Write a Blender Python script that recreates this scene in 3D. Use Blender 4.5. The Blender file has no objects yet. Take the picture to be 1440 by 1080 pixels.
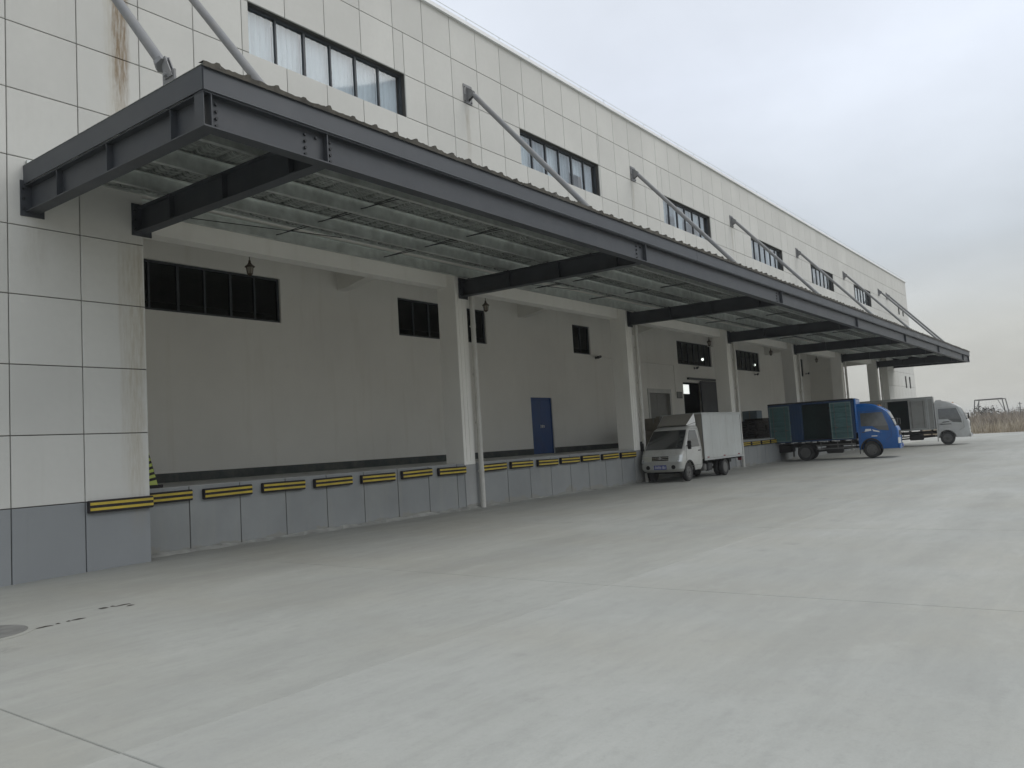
import bpy, math, random
from mathutils import Vector, Matrix
random.seed(11)
R = math.radians
scene = bpy.context.scene
col = scene.collection

# ------------------------------------------------------------------ camera
def make_camera():
    yaw, pitch, roll = 0.92147585, 0.07910782, -0.0622194
    f = Vector((math.sin(yaw)*math.cos(pitch), math.cos(yaw)*math.cos(pitch), math.sin(pitch)))
    r = Vector((math.cos(yaw), -math.sin(yaw), 0)); u = r.cross(f)
    r2 = math.cos(roll)*r + math.sin(roll)*u
    u2 = -math.sin(roll)*r + math.cos(roll)*u
    cam = bpy.data.cameras.new('camera'); o = bpy.data.objects.new('camera', cam); col.objects.link(o)
    m = Matrix((r2, u2, -f)).transposed().to_4x4()
    m.translation = Vector((-4.54877, -12.18165, 1.47238))
    o.matrix_world = m
    cam.sensor_width = 36; cam.lens = 1121.27/1440*36
    cam.clip_start = 0.1; cam.clip_end = 6000
    scene.camera = o
make_camera()

# ------------------------------------------------------------------ world: overcast sky
SUN_AZ = 142   # degrees clockwise from +Y
SUN_EL = 50
w = bpy.data.worlds.new('World'); scene.world = w; w.use_nodes = True
nt = w.node_tree; nt.nodes.clear()
N = nt.nodes.new; L = nt.links.new
out = N('ShaderNodeOutputWorld'); bg = N('ShaderNodeBackground')
sky = N('ShaderNodeTexSky'); sky.sky_type = 'NISHITA'; sky.sun_disc = False
sky.sun_elevation = R(SUN_EL); sky.sun_rotation = R(SUN_AZ); sky.dust_density = 4; sky.air_density = 1.2
tc = N('ShaderNodeTexCoord'); sep = N('ShaderNodeSeparateXYZ'); L(tc.outputs['Generated'], sep.inputs[0])
cr = N('ShaderNodeValToRGB'); e = cr.color_ramp.elements
stops = [(0.0, (5.30, 5.30, 4.90)), (0.10, (5.35, 5.45, 5.25)), (0.20, (5.45, 5.9, 6.35)), (0.40, (7.6, 8.15, 9.1)), (1.0, (8.9, 9.25, 9.6))]
e[0].position = 0; e[1].position = 1
for p_, c_ in stops[1:-1]: e.new(p_)
for el, (p_, c_) in zip(e, stops):
    el.position = p_; el.color = (c_[0]/10, c_[1]/10, c_[2]/10, 1)
L(sep.outputs[2], cr.inputs[0])
# cloud sheet: directions projected on a flat layer overhead
den = N('ShaderNodeMath'); den.operation = 'MAXIMUM'; den.inputs[1].default_value = 0.0; L(sep.outputs[2], den.inputs[0])
den2 = N('ShaderNodeMath'); den2.operation = 'ADD'; den2.inputs[1].default_value = 0.22; L(den.outputs[0], den2.inputs[0])
dv = N('ShaderNodeVectorMath'); dv.operation = 'DIVIDE'; L(tc.outputs['Generated'], dv.inputs[0]); L(den2.outputs[0], dv.inputs[1])
nz = N('ShaderNodeTexNoise'); nz.inputs['Scale'].default_value = 1.15; nz.inputs['Detail'].default_value = 7; nz.inputs['Roughness'].default_value = .55
L(dv.outputs[0], nz.inputs['Vector'])
mr = N('ShaderNodeMapRange'); mr.inputs[1].default_value = .3; mr.inputs[2].default_value = .7; mr.inputs[3].default_value = .89; mr.inputs[4].default_value = 1.10
L(nz.outputs['Fac'], mr.inputs[0])
mul = N('ShaderNodeMix'); mul.data_type = 'RGBA'; mul.blend_type = 'MULTIPLY'; mul.inputs[0].default_value = 1
L(cr.outputs[0], mul.inputs[6]); L(mr.outputs[0], mul.inputs[7])
sc10 = N('ShaderNodeVectorMath'); sc10.operation = 'SCALE'; sc10.inputs[3].default_value = 10; L(mul.outputs[2], sc10.inputs[0])
mx = N('ShaderNodeMix'); mx.data_type = 'RGBA'; mx.inputs[0].default_value = .95
L(sky.outputs[0], mx.inputs[6]); L(sc10.outputs[0], mx.inputs[7])
L(mx.outputs[2], bg.inputs[0]); bg.inputs[1].default_value = .1
L(bg.outputs[0], out.inputs[0])

sl = bpy.data.lights.new('sun', 'SUN'); sl.energy = 1.1; sl.angle = R(50); sl.color = (1, .97, .93)
so = bpy.data.objects.new('sun', sl); col.objects.link(so)
sd = Vector((math.sin(R(SUN_AZ))*math.cos(R(SUN_EL)), math.cos(R(SUN_AZ))*math.cos(R(SUN_EL)), math.sin(R(SUN_EL))))
so.rotation_euler = sd.to_track_quat('Z', 'Y').to_euler(); so.location = (0, -30, 40)

scene.view_settings.view_transform = 'Standard'; scene.view_settings.look = 'None'
scene.view_settings.exposure = 0.12; scene.view_settings.gamma = 1; scene.view_settings.use_curve_mapping = False
scene.render.engine = 'CYCLES'
scene.cycles.max_bounces = 8; scene.cycles.transparent_max_bounces = 12

# ------------------------------------------------------------------ materials
def rgb(c, k=1.): return (min(1, c[0]*k), min(1, c[1]*k), min(1, c[2]*k), 1)
def base_mat(name):
    m = bpy.data.materials.new(name); m.use_nodes = True
    t = m.node_tree; b = t.nodes['Principled BSDF']
    return m, t, b
def noise(t, vec, scale, detail=4, rough=.55):
    n = t.nodes.new('ShaderNodeTexNoise'); n.inputs['Scale'].default_value = scale
    n.inputs['Detail'].default_value = detail; n.inputs['Roughness'].default_value = rough
    t.links.new(vec, n.inputs['Vector']); return n.outputs['Fac']
def remap(t, v, a, b, c=0., d=1.):
    n = t.nodes.new('ShaderNodeMapRange'); n.inputs[1].default_value = a; n.inputs[2].default_value = b
    n.inputs[3].default_value = c; n.inputs[4].default_value = d
    t.links.new(v, n.inputs[0]); return n.outputs[0]
def math_(t, op, a, b=None):
    n = t.nodes.new('ShaderNodeMath'); n.operation = op
    for i, x in enumerate((a, b)):
        if x is None: continue
        if isinstance(x, (int, float)): n.inputs[i].default_value = x
        else: t.links.new(x, n.inputs[i])
    return n.outputs[0]
def mixc(t, f, a, b, blend='MIX'):
    n = t.nodes.new('ShaderNodeMix'); n.data_type = 'RGBA'; n.blend_type = blend
    for i, x in ((0, f), (6, a), (7, b)):
        if isinstance(x, (int, float)): n.inputs[i].default_value = x
        elif isinstance(x, tuple): n.inputs[i].default_value = x if len(x) == 4 else (*x, 1)
        else: t.links.new(x, n.inputs[i])
    return n.outputs[2]
def pos(t, scale=(1, 1, 1)):
    g = t.nodes.new('ShaderNodeNewGeometry'); mp = t.nodes.new('ShaderNodeMapping')
    mp.inputs['Scale'].default_value = scale; t.links.new(g.outputs['Position'], mp.inputs[0])
    return mp.outputs[0]
def posxyz(t):
    g = t.nodes.new('ShaderNodeNewGeometry'); s = t.nodes.new('ShaderNodeSeparateXYZ')
    t.links.new(g.outputs['Position'], s.inputs[0]); return s.outputs
def bump(t, b, h, strength, dist=.01):
    n = t.nodes.new('ShaderNodeBump'); n.inputs['Strength'].default_value = strength; n.inputs['Distance'].default_value = dist
    t.links.new(h, n.inputs['Height']); t.links.new(n.outputs[0], b.inputs['Normal'])
def mat(name, c, rough=.6, metal=0., var=.1, scale=2., stretch=(1, 1, 1), bmp=0., bscale=80, dust=0., dustc=(.30, .27, .22), spec=.5):
    m, t, b = base_mat(name)
    p = pos(t, stretch); n1 = noise(t, p, scale, 6)
    f = remap(t, n1, .3, .7)
    cc = mixc(t, f, rgb(c, 1-var), rgb(c, 1+var))
    if dust:
        n2 = noise(t, pos(t), 3.1, 8, .65); cc = mixc(t, remap(t, n2, .42, .75, 0, dust), cc, rgb(dustc))
    t.links.new(cc, b.inputs['Base Color']); b.inputs['Metallic'].default_value = metal
    b.inputs['Roughness'].default_value = rough; b.inputs['Specular IOR Level'].default_value = spec
    t.links.new(remap(t, n1, .2, .8, max(.03, rough-.08), min(1, rough+.1)), b.inputs['Roughness'])
    if bmp: bump(t, b, noise(t, pos(t), bscale, 3), bmp)
    return m

def m_facade(name, c, stains=True):
    m, t, b = base_mat(name)
    p = pos(t)
    big = noise(t, p, .55, 5); fine = noise(t, p, 9, 5)
    streak = noise(t, pos(t, (5, 5, .25)), 1.6, 6, .6)
    oi = t.nodes.new('ShaderNodeObjectInfo')
    cc = mixc(t, remap(t, big, .3, .7), rgb(c, .93), rgb(c, 1.04))
    cc = mixc(t, remap(t, fine, .35, .75, 0, .4), cc, rgb(c, .91))
    cc = mixc(t, remap(t, streak, .58, .82, 0, .17), cc, (c[0]*.68, c[1]*.655, c[2]*.6, 1))
    cc = mixc(t, 1.0, cc, remap(t, oi.outputs['Random'], 0, 1, .95, 1.03), 'MULTIPLY')
    if stains:
        x, y, z = posxyz(t)
        wob = noise(t, pos(t, (1, 1, .8)), 2.4, 4)
        def strip(xc, hw, z0, z1, soft, tint, k, rag=5):
            global _
            dx = math_(t, 'ABSOLUTE', math_(t, 'ADD', math_(t, 'SUBTRACT', x, xc), math_(t, 'MULTIPLY', math_(t, 'SUBTRACT', wob, .5), hw*1.1)))
            mx_ = remap(t, dx, hw, hw*.45); 
            mz = math_(t, 'MULTIPLY', remap(t, z, z0, z0+soft), remap(t, z, z1+.05, z1-soft*.3))
            gr = remap(t, noise(t, pos(t, (22, 22, 2.2)), 1.3, 6, .7), .3, .62)
            ff = math_(t, 'MULTIPLY', math_(t, 'MULTIPLY', mx_, mz), math_(t, 'MULTIPLY', gr, k))
            return ff, tint
        for args in ((1.66, .15, 6.95, 10.05, .9, (.17, .10, .045), 1.0), (1.60, .22, 5.9, 10.3, 1.2, (.36, .30, .2), .35),
                     (1.78, .16, 0.35, 5.2, 1.2, (.33, .27, .16), .45), (1.6, .08, 0.9, 5.2, 1.5, (.33, .27, .17), .3),
                     (1.90, .05, 2.4, 5.2, 1.2, (.28, .23, .12), .45), (10.36, .10, 8.3, 10.1, 1.0, (.33, .29, .22), .5), (18.8, .09, 8.6, 10.1, .9, (.33, .29, .22), .45), (27.3, .1, 8.4, 10.1, 1.0, (.33, .29, .22), .45), (.35, .2, 4.1, 5.2, .6, (.3, .27, .2), .2)):
            ff, tint = strip(*args); cc = mixc(t, ff, cc, (*tint, 1))
    t.links.new(cc, b.inputs['Base Color']); b.inputs['Roughness'].default_value = .82
    b.inputs['Specular IOR Level'].default_value = .3
    bump(t, b, noise(t, p, 130, 3), .12, .004)
    return m

def m_concrete(name, c):
    m, t, b = base_mat(name)
    p = pos(t)
    a = noise(t, pos(t, (.16, .55, 1)), 1.0, 9, .64)           # long worn tracks along the yard
    a2 = noise(t, pos(t, (.55, .28, 1)), .8, 6, .55)
    f = noise(t, p, 7, 8, .7); g = noise(t, p, 95, 3)
    d = noise(t, pos(t, (.5, 1.6, 1)), 2.3, 8, .68)
    cc = mixc(t, remap(t, a, .32, .68), rgb(c, .83), rgb(c, 1.09))
    cc = mixc(t, remap(t, a2, .42, .7, 0, .5), cc, (c[0]*.9, c[1]*.84, c[2]*.74, 1))
    cc = mixc(t, remap(t, d, .52, .74, 0, .55), cc, rgb(c, .74))
    cc = mixc(t, remap(t, d, .44, .24, 0, .35), cc, rgb(c, 1.12))
    cc = mixc(t, remap(t, f, .52, .75, 0, .5), cc, rgb(c, .76))
    cc = mixc(t, remap(t, g, .3, .7, 0, 1), cc, mixc(t, .14, cc, rgb(c, .5)))
    bl = noise(t, pos(t, (.8, 1.3, 1)), 1.7, 9, .7)
    cc = mixc(t, remap(t, bl, .50, .66, 0, .3), cc, (c[0]*.86, c[1]*.855, c[2]*.83, 1))
    cc = mixc(t, remap(t, bl, .46, .34, 0, .3), cc, rgb(c, 1.09))
    # brushed sweep marks, crossing the yard at a slant
    rt = t.nodes.new('ShaderNodeMapping'); rt.inputs['Rotation'].default_value = (0, 0, R(24)); rt.inputs['Scale'].default_value = (.55, 7, 1)
    g3 = t.nodes.new('ShaderNodeNewGeometry'); t.links.new(g3.outputs['Position'], rt.inputs[0])
    sw = noise(t, rt.outputs[0], 1.0, 7, .7)
    rt2 = t.nodes.new('ShaderNodeMapping'); rt2.inputs['Rotation'].default_value = (0, 0, R(-33)); rt2.inputs['Scale'].default_value = (.4, 5, 1)
    t.links.new(g3.outputs['Position'], rt2.inputs[0]); sw2 = noise(t, rt2.outputs[0], 1.0, 7, .7)
    cc = mixc(t, math_(t, 'MULTIPLY', remap(t, sw, .48, .70, 0, .6), remap(t, bl, .35, .6)), cc, rgb(c, .80))
    cc = mixc(t, math_(t, 'MULTIPLY', remap(t, sw2, .54, .74, 0, .4), remap(t, a2, .4, .62)), cc, rgb(c, .82))
    cc = mixc(t, math_(t, 'MULTIPLY', remap(t, sw2, .44, .28, 0, .4), remap(t, a, .4, .6)), cc, rgb(c, 1.12))
    cc = mixc(t, remap(t, noise(t, p, 24, 6, .8), .53, .76, 0, .5), cc, rgb(c, .70))
    # curved tyre marks
    wv = t.nodes.new('ShaderNodeTexWave'); wv.wave_type = 'RINGS'; wv.inputs['Scale'].default_value = .06
    wv.inputs['Distortion'].default_value = 3.5; wv.inputs['Detail'].default_value = 2; wv.inputs['Detail Scale'].default_value = .35
    mp = t.nodes.new('ShaderNodeMapping'); mp.inputs['Location'].default_value = (9, 34, 0)
    gg = t.nodes.new('ShaderNodeNewGeometry'); t.links.new(gg.outputs['Position'], mp.inputs[0]); t.links.new(mp.outputs[0], wv.inputs['Vector'])
    tm = math_(t, 'MULTIPLY', remap(t, wv.outputs['Fac'], .965, 1.0, 0, .3), remap(t, a2, .35, .6))
    cc = mixc(t, tm, cc, rgb(c, .62))
    # oil drips
    vo = t.nodes.new('ShaderNodeTexVoronoi'); vo.inputs['Scale'].default_value = .55; t.links.new(p, vo.inputs['Vector'])
    sp = math_(t, 'MULTIPLY', remap(t, vo.outputs['Distance'], .10, .02, 0, 1), remap(t, f, .4, .6, 0, .5))
    cc = mixc(t, sp, cc, rgb(c, .45))
    t.links.new(cc, b.inputs['Base Color']); b.inputs['Specular IOR Level'].default_value = .35
    t.links.new(remap(t, a, .3, .7, .85, .62), b.inputs['Roughness'])
    bump(t, b, math_(t, 'ADD', g, math_(t, 'MULTIPLY', f, 1.5)), .22, .006)
    return m

def m_wall(name, c, dirt=.25):
    m, t, b = base_mat(name)
    p = pos(t); big = noise(t, p, .45, 6, .6); st = noise(t, pos(t, (3, 3, .3)), 1.1, 6, .6); sc_ = noise(t, pos(t, (1, 1, 2.5)), 1.7, 9, .75)
    cc = mixc(t, remap(t, big, .3, .7), rgb(c, .94), rgb(c, 1.04))
    cc = mixc(t, remap(t, st, .55, .8, 0, dirt), cc, (c[0]*.7, c[1]*.66, c[2]*.58, 1))
    cc = mixc(t, remap(t, sc_, .63, .74, 0, dirt*1.5), cc, rgb(c, .62))
    t.links.new(cc, b.inputs['Base Color']); b.inputs['Roughness'].default_value = .85; b.inputs['Specular IOR Level'].default_value = .3
    bump(t, b, noise(t, p, 60, 4), .12, .004)
    return m

def m_dock(name, c):
    m, t, b = base_mat(name)
    p = pos(t); big = noise(t, p, .8, 6, .6); st = noise(t, pos(t, (2.2, 2.2, .35)), 1.5, 6, .62)
    x, y, z = posxyz(t)
    cc = mixc(t, remap(t, big, .3, .7), rgb(c, .88), rgb(c, 1.1))
    cc = mixc(t, remap(t, st, .5, .8, 0, .45), cc, (c[0]*1.25, c[1]*1.2, c[2]*1.08, 1))
    patch = noise(t, pos(t, (1.1, 1.1, 1.6)), 1.3, 7, .62)
    edge = math_(t, 'ADD', math_(t, 'MULTIPLY', math_(t, 'SUBTRACT', patch, .5), 1.5), remap(t, z, .0, .42, .42, -.35))
    cc = mixc(t, remap(t, edge, .16, .24, 0, .75), cc, (.27, .265, .235, 1))      # render splashed up the foot of the wall
    t.links.new(cc, b.inputs['Base Color']); b.inputs['Roughness'].default_value = .8; b.inputs['Specular IOR Level'].default_value = .3
    bump(t, b, noise(t, p, 50, 4), .2, .005)
    return m

def m_sheet(name):
    # ribbed galvanised sheet: troughs painted dark, silvery glints painted in along the building
    m, t, b = base_mat(name)
    st = noise(t, pos(t, (.9, 17, 1)), 1.0, 5, .6); gl = noise(t, pos(t, (2.5, 30, 1)), 1.3, 4, .7)
    cc = mixc(t, remap(t, st, .36, .62), (.10, .108, .098, 1), (.33, .35, .33, 1))
    cc = mixc(t, remap(t, gl, .58, .70), cc, (.72, .75, .73, 1))
    t.links.new(cc, b.inputs['Base Color']); b.inputs['Metallic'].default_value = .45; b.inputs['Roughness'].default_value = .38
    bump(t, b, st, .5, .02)
    return m
def m_glass(name, tint=(.55, .6, .62), refl=1.0):
    m = bpy.data.materials.new(name); m.use_nodes = True; t = m.node_tree; t.nodes.clear()
    o = t.nodes.new('ShaderNodeOutputMaterial'); mx_ = t.nodes.new('ShaderNodeMixShader')
    tr = t.nodes.new('ShaderNodeBsdfTransparent'); tr.inputs[0].default_value = (*tint, 1)
    gl = t.nodes.new('ShaderNodeBsdfGlossy'); gl.inputs['Roughness'].default_value = .03; gl.inputs[0].default_value = (refl, refl, refl, 1)
    lw_ = t.nodes.new('ShaderNodeLayerWeight'); lw_.inputs[0].default_value = .5
    fr_ = remap(t, math_(t, 'POWER', lw_.outputs['Facing'], 4.0), 0, 1, .045, .85)
    t.links.new(fr_, mx_.inputs[0]); t.links.new(tr.outputs[0], mx_.inputs[1]); t.links.new(gl.outputs[0], mx_.inputs[2])
    t.links.new(mx_.outputs[0], o.inputs[0]); return m

def m_emit(name, c, s):
    m, t, b = base_mat(name); b.inputs['Base Color'].default_value = (*c, 1)
    b.inputs['Emission Color'].default_value = (*c, 1); b.inputs['Emission Strength'].default_value = s; return m

MT = dict(
    facade=m_facade('facade_paint', (.60, .597, .562)),
    plinth=m_facade('plinth_paint', (.275, .288, .295)),
    joint=mat('joint_sealant', (.085, .082, .076), .9, var=.3),
    wall=m_wall('dock_wall_paint', (.80, .785, .735)),
    foot=m_dock('column_foot_paint', (.34, .345, .34)),
    dock=m_dock('dock_face_paint', (.275, .286, .284)),
    dockfloor=mat('dock_floor_concrete', (.42, .42, .40), .8, var=.18, scale=1.4, bmp=.1),
    skirting=mat('skirting_paint', (.045, .055, .052), .6, var=.3, scale=2, dust=.25),
    coping=mat('coping_metal', (.82, .83, .83), .5, var=.04),
    steel=mat('grey_painted_steel', (.040, .045, .052), .5, var=.2, scale=2.2, stretch=(.6, .6, 2), dust=.3, dustc=(.085, .088, .09)),
    fascia=mat('grey_fascia_sheet', (.047, .053, .061), .48, var=.08, scale=.9, dust=.12, dustc=(.11, .115, .12)),
    galv=mat('galvanised_steel', (.58, .61, .585), .42, .75, var=.18, scale=5, dust=.25, dustc=(.4, .4, .36)),
    sheet=m_sheet('galvanised_sheet'),
    sheetedge=mat('weathered_sheet', (.062, .057, .046), .8, .1, var=.5, scale=7),
    rod=mat('grey_tube_paint', (.185, .19, .197), .5, var=.12, scale=2.5, dust=.3, dustc=(.3, .27, .22)),
    boltm=mat('bolt_steel', (.03, .032, .035), .5, .4),
    frame=mat('window_frame_paint', (.04, .046, .052), .45, var=.1),
    glass=m_glass('window_glass', (.93, .95, .96)),
    darkglass=m_glass('shaded_glass', (.62, .66, .65), .5),
    curtain=mat('white_blind_fabric', (.50, .56, .59), .9, var=.12, scale=3, stretch=(9, 1, .4)),
    curtain2=mat('grey_blind_fabric', (.30, .345, .375), .9, var=.15, scale=3, stretch=(9, 1, .4)),
    dark=mat('interior_dark', (.02, .022, .022), .9),
    bluedoor=mat('blue_door_paint', (.009, .055, .20), .45, var=.12),
    greydoor=mat('grey_door_paint', (.20, .20, .185), .5, var=.12, scale=2),
    lightframe=mat('door_frame_metal', (.42, .42, .40), .4, .5),
    darkdoor=mat('dark_sliding_door', (.022, .026, .032), .5),
    pipe=mat('pvc_pipe', (.58, .57, .53), .5, var=.08, scale=1.5, dust=.35),
    rubber=mat('black_rubber', (.016, .014, .015), .75, var=.25, scale=6, dust=.22, dustc=(.10, .085, .075)),
    yellow=mat('yellow_stripe', (.50, .375, .04), .6, var=.2, scale=4, dust=.35, dustc=(.22, .17, .07)),
    tyre=mat('tyre_rubber', (.028, .028, .028), .85, var=.2, dust=.4, dustc=(.14, .13, .115)),
    rim=mat('wheel_steel', (.13, .13, .125), .6, .3, var=.2, dust=.5, dustc=(.13, .12, .105)),
    chassis=mat('chassis_black', (.018, .018, .018), .7, var=.3, dust=.3, dustc=(.07, .065, .055)),
    whitecab=mat('white_truck_paint', (.47, .475, .45), .35, var=.06, dust=.5, dustc=(.27, .25, .21)),
    whitebox=mat('white_box_panel', (.43, .45, .435), .5, var=.1, scale=1.6, stretch=(1, 1, .4), dust=.5, dustc=(.36, .35, .32)),
    boxfront=mat('box_front_panel', (.27, .255, .22), .6, var=.1, dust=.3, dustc=(.2, .19, .16)),
    boxrail=mat('box_rail_alloy', (.42, .435, .43), .45, .4, var=.08, dust=.2),
    bluecab=mat('blue_truck_paint', (.006, .095, .32), .22, var=.08, dust=.10, dustc=(.10, .13, .2)),
    blueside=mat('blue_box_paint', (.006, .038, .105), .5, var=.1, dust=.15, dustc=(.03, .045, .07)),
    teal=mat('teal_door_lining', (.055, .13, .132), .55, var=.15, dust=.25, dustc=(.08, .11, .105)),
    tealrail=mat('teal_door_edge', (.12, .2, .2), .5, var=.15, dust=.3),
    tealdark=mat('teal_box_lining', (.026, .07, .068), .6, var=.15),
    silver=mat('silver_truck_paint', (.50, .51, .50), .35, .15, var=.06, dust=.4, dustc=(.33, .32, .29)),
    silverbox=mat('grey_box_sheet', (.29, .295, .28), .5, .1, var=.1, dust=.35, dustc=(.25, .23, .2)),
    carglass=mat('vehicle_glass', (.03, .034, .034), .05, var=.1, spec=1.0),
    sideglass=mat('side_window_glass', (.085, .09, .088), .06, var=.25, scale=5, spec=1.0),
    lamp=mat('headlamp_lens', (.62, .64, .62), .12, .3, var=.1),
    amber=mat('amber_lens', (.55, .22, .03), .25),
    chrome=mat('chrome_trim', (.6, .6, .6), .2, .9),
    plate=mat('blue_number_plate', (.03, .05, .30), .5),
    white=mat('white_mark', (.75, .75, .73), .5),
    wood=mat('dark_pallet_wood', (.055, .047, .038), .9, var=.4, scale=5),
    sack=mat('woven_sack', (.20, .18, .145), .9, var=.2, scale=6),
    carton=mat('blue_grey_carton', (.16, .20, .23), .8, var=.1),
    red=mat('red_plastic', (.20, .03, .045), .6),
    bronze=mat('lantern_bronze', (.09, .065, .045), .5, .5),
    lanternglass=mat('lantern_glass', (.30, .27, .22), .3),
    camwhite=mat('camera_case', (.05, .05, .05), .5),
    lime=mat('lime_stripe', (.42, .50, .10), .6, var=.1),
    reedA=mat('dry_reed', (.40, .345, .26), .9, var=.3, scale=.3),
    reedB=mat('dark_dry_reed', (.30, .26, .21), .9, var=.3, scale=.3),
    reedC=mat('pale_reed_plume', (.45, .40, .32), .9, var=.3, scale=.3),
    distantsteel=mat('hazed_field_steel', (.13, .13, .125), .8),  # distance haze put into the colour as a paler tone
    shrub=mat('winter_scrub', (.075, .072, .06), .9, var=.3, scale=.2),
    soil=mat('field_soil', (.20, .165, .115), .95, var=.3, scale=.2, bmp=.2, bscale=3),
    slabdark=m_concrete('worn_concrete', (.353, .359, .333)),
    slablight=m_concrete('pale_concrete', (.378, .385, .360)),
    cover=mat('iron_cover', (.17, .17, .16), .8, .1, var=.25, scale=7, bmp=.4, bscale=40),
    mud=mat('dried_mud', (.045, .04, .034), .9, var=.3),
    bulb=m_emit('lit_bulb', (1, .98, .92), 5.0),
    daylight=m_emit('daylit_pane', (.86, .90, .86), 1.0),
)

# ------------------------------------------------------------------ mesh helpers
class MB:
    def __init__(s): s.v = []; s.f = []
    def add(s, vs, fs):
        k = len(s.v); s.v += [tuple(x) for x in vs]; s.f += [tuple(i+k for i in f) for f in fs]; return s
    def box(s, x0, y0, z0, x1, y1, z1):
        if x0 > x1: x0, x1 = x1, x0
        if y0 > y1: y0, y1 = y1, y0
        if z0 > z1: z0, z1 = z1, z0
        return s.add([(x0, y0, z0), (x1, y0, z0), (x1, y1, z0), (x0, y1, z0), (x0, y0, z1), (x1, y0, z1), (x1, y1, z1), (x0, y1, z1)],
                     [(0, 3, 2, 1), (4, 5, 6, 7), (0, 1, 5, 4), (1, 2, 6, 5), (2, 3, 7, 6), (3, 0, 4, 7)])
    def cbox(s, x0, y0, z0, x1, y1, z1, c):
        # box with chamfered edges: rounded look
        if x0 > x1: x0, x1 = x1, x0
        if y0 > y1: y0, y1 = y1, y0
        if z0 > z1: z0, z1 = z1, z0
        vs = []
        for (z, i) in ((z0, c), (z0+c, 0), (z1-c, 0), (z1, c)):
            a0, a1, b0, b1 = x0+i, x1-i, y0+i, y1-i
            q = c if i == 0 else c*.5
            vs += [(a0+q, b0, z), (a1-q, b0, z), (a1, b0+q, z), (a1, b1-q, z), (a1-q, b1, z), (a0+q, b1, z), (a0, b1-q, z), (a0, b0+q, z)]
        fs = [tuple(range(7, -1, -1)), tuple(range(24, 32))]
        for l in range(3):
            for i in range(8):
                j = (i+1) % 8; fs.append((l*8+i, l*8+j, l*8+8+j, l*8+8+i))
        return s.add(vs, fs)
    def cyl(s, a, b, r, n=10, r2=None, cap=True):
        a = Vector(a); b = Vector(b); d = (b-a).normalized(); r2 = r if r2 is None else r2
        u = d.orthogonal().normalized(); v = d.cross(u); vs = []
        for c_, rr in ((a, r), (b, r2)):
            for i in range(n):
                t = 2*math.pi*i/n; vs.append(c_+rr*(math.cos(t)*u+math.sin(t)*v))
        fs = [(i, (i+1) % n, n+(i+1) % n, n+i) for i in range(n)]
        if cap: fs += [tuple(range(n-1, -1, -1)), tuple(range(n, 2*n))]
        return s.add(vs, fs)
    def lathe(s, c, axis, prof, n=20):
        c = Vector(c); d = Vector(axis).normalized(); u = d.orthogonal().normalized(); v = d.cross(u); vs = []
        for (r, h) in prof:
            for i in range(n):
                t = 2*math.pi*i/n; vs.append(c+h*d+r*(math.cos(t)*u+math.sin(t)*v))
        fs = []
        for l in range(len(prof)-1):
            for i in range(n):
                j = (i+1) % n; fs.append((l*n+i, l*n+j, l*n+n+j, l*n+n+i))
        fs += [tuple(range(n-1, -1, -1)), tuple(range((len(prof)-1)*n, len(prof)*n))]
        return s.add(vs, fs)
    def prism(s, pts, axis, a, b):
        # pts: polygon in the two other axes (order x,y,z with axis removed)
        def mk(p, t):
            q = list(p); q.insert(axis, t); return tuple(q)
        n = len(pts); vs = [mk(p, a) for p in pts]+[mk(p, b) for p in pts]
        fs = [tuple(range(n-1, -1, -1)), tuple(range(n, 2*n))]+[(i, (i+1) % n, n+(i+1) % n, n+i) for i in range(n)]
        return s.add(vs, fs)
    def mesh(s, name, smooth=False):
        me = bpy.data.meshes.new(name); me.from_pydata(s.v, [], s.f); me.validate()
        import bmesh
        bm = bmesh.new(); bm.from_mesh(me); bmesh.ops.recalc_face_normals(bm, faces=bm.faces); bm.to_mesh(me); bm.free()
        if smooth:
            for p in me.polygons: p.use_smooth = True
            me.set_sharp_from_angle(angle=R(38))
        return me
    def build(s, name, m, parent=None, smooth=False):
        me = s.mesh(name, smooth); me.materials.append(MT[m] if isinstance(m, str) else m)
        return link(name, me, parent)
def link(name, me, parent=None, loc=None):
    o = bpy.data.objects.new(name, me); col.objects.link(o)
    if parent is not None: o.parent = parent
    if loc is not None: o.location = loc
    return o
def thing(name, label, cat, loc=(0, 0, 0), rz=0., group=None):
    o = bpy.data.objects.new(name, None); col.objects.link(o); o.location = loc; o.rotation_euler = (0, 0, rz)
    o.empty_display_size = .2
    return tag(o, label, cat, group)
def tag(o, label, cat, group=None):
    o['label'] = label; o['category'] = cat
    if group: o['group'] = group
    return o
def copy_tree(o, parent=None):
    c = o.copy(); col.objects.link(c); c.parent = parent
    for ch in list(o.children): copy_tree(ch, c)
    return c
ORD = ['first', 'second', 'third', 'fourth', 'fifth', 'sixth', 'seventh', 'eighth', 'ninth', 'tenth']
def structure(o): o['kind'] = 'structure'; return o
def stuff(o): o['kind'] = 'stuff'; return o

PW = .98450; ROW0 = 1.0592; BAY = 8.4629; XC = [1.936+BAY*k for k in range(7)]
XR = 2*PW                      # right edge of the left pier wall
ZT = 12.131; XEND = 61.8; XWING = 53.03
BACK = 5.0; DOCKZ = 1.16; DOCKY = .56

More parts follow.
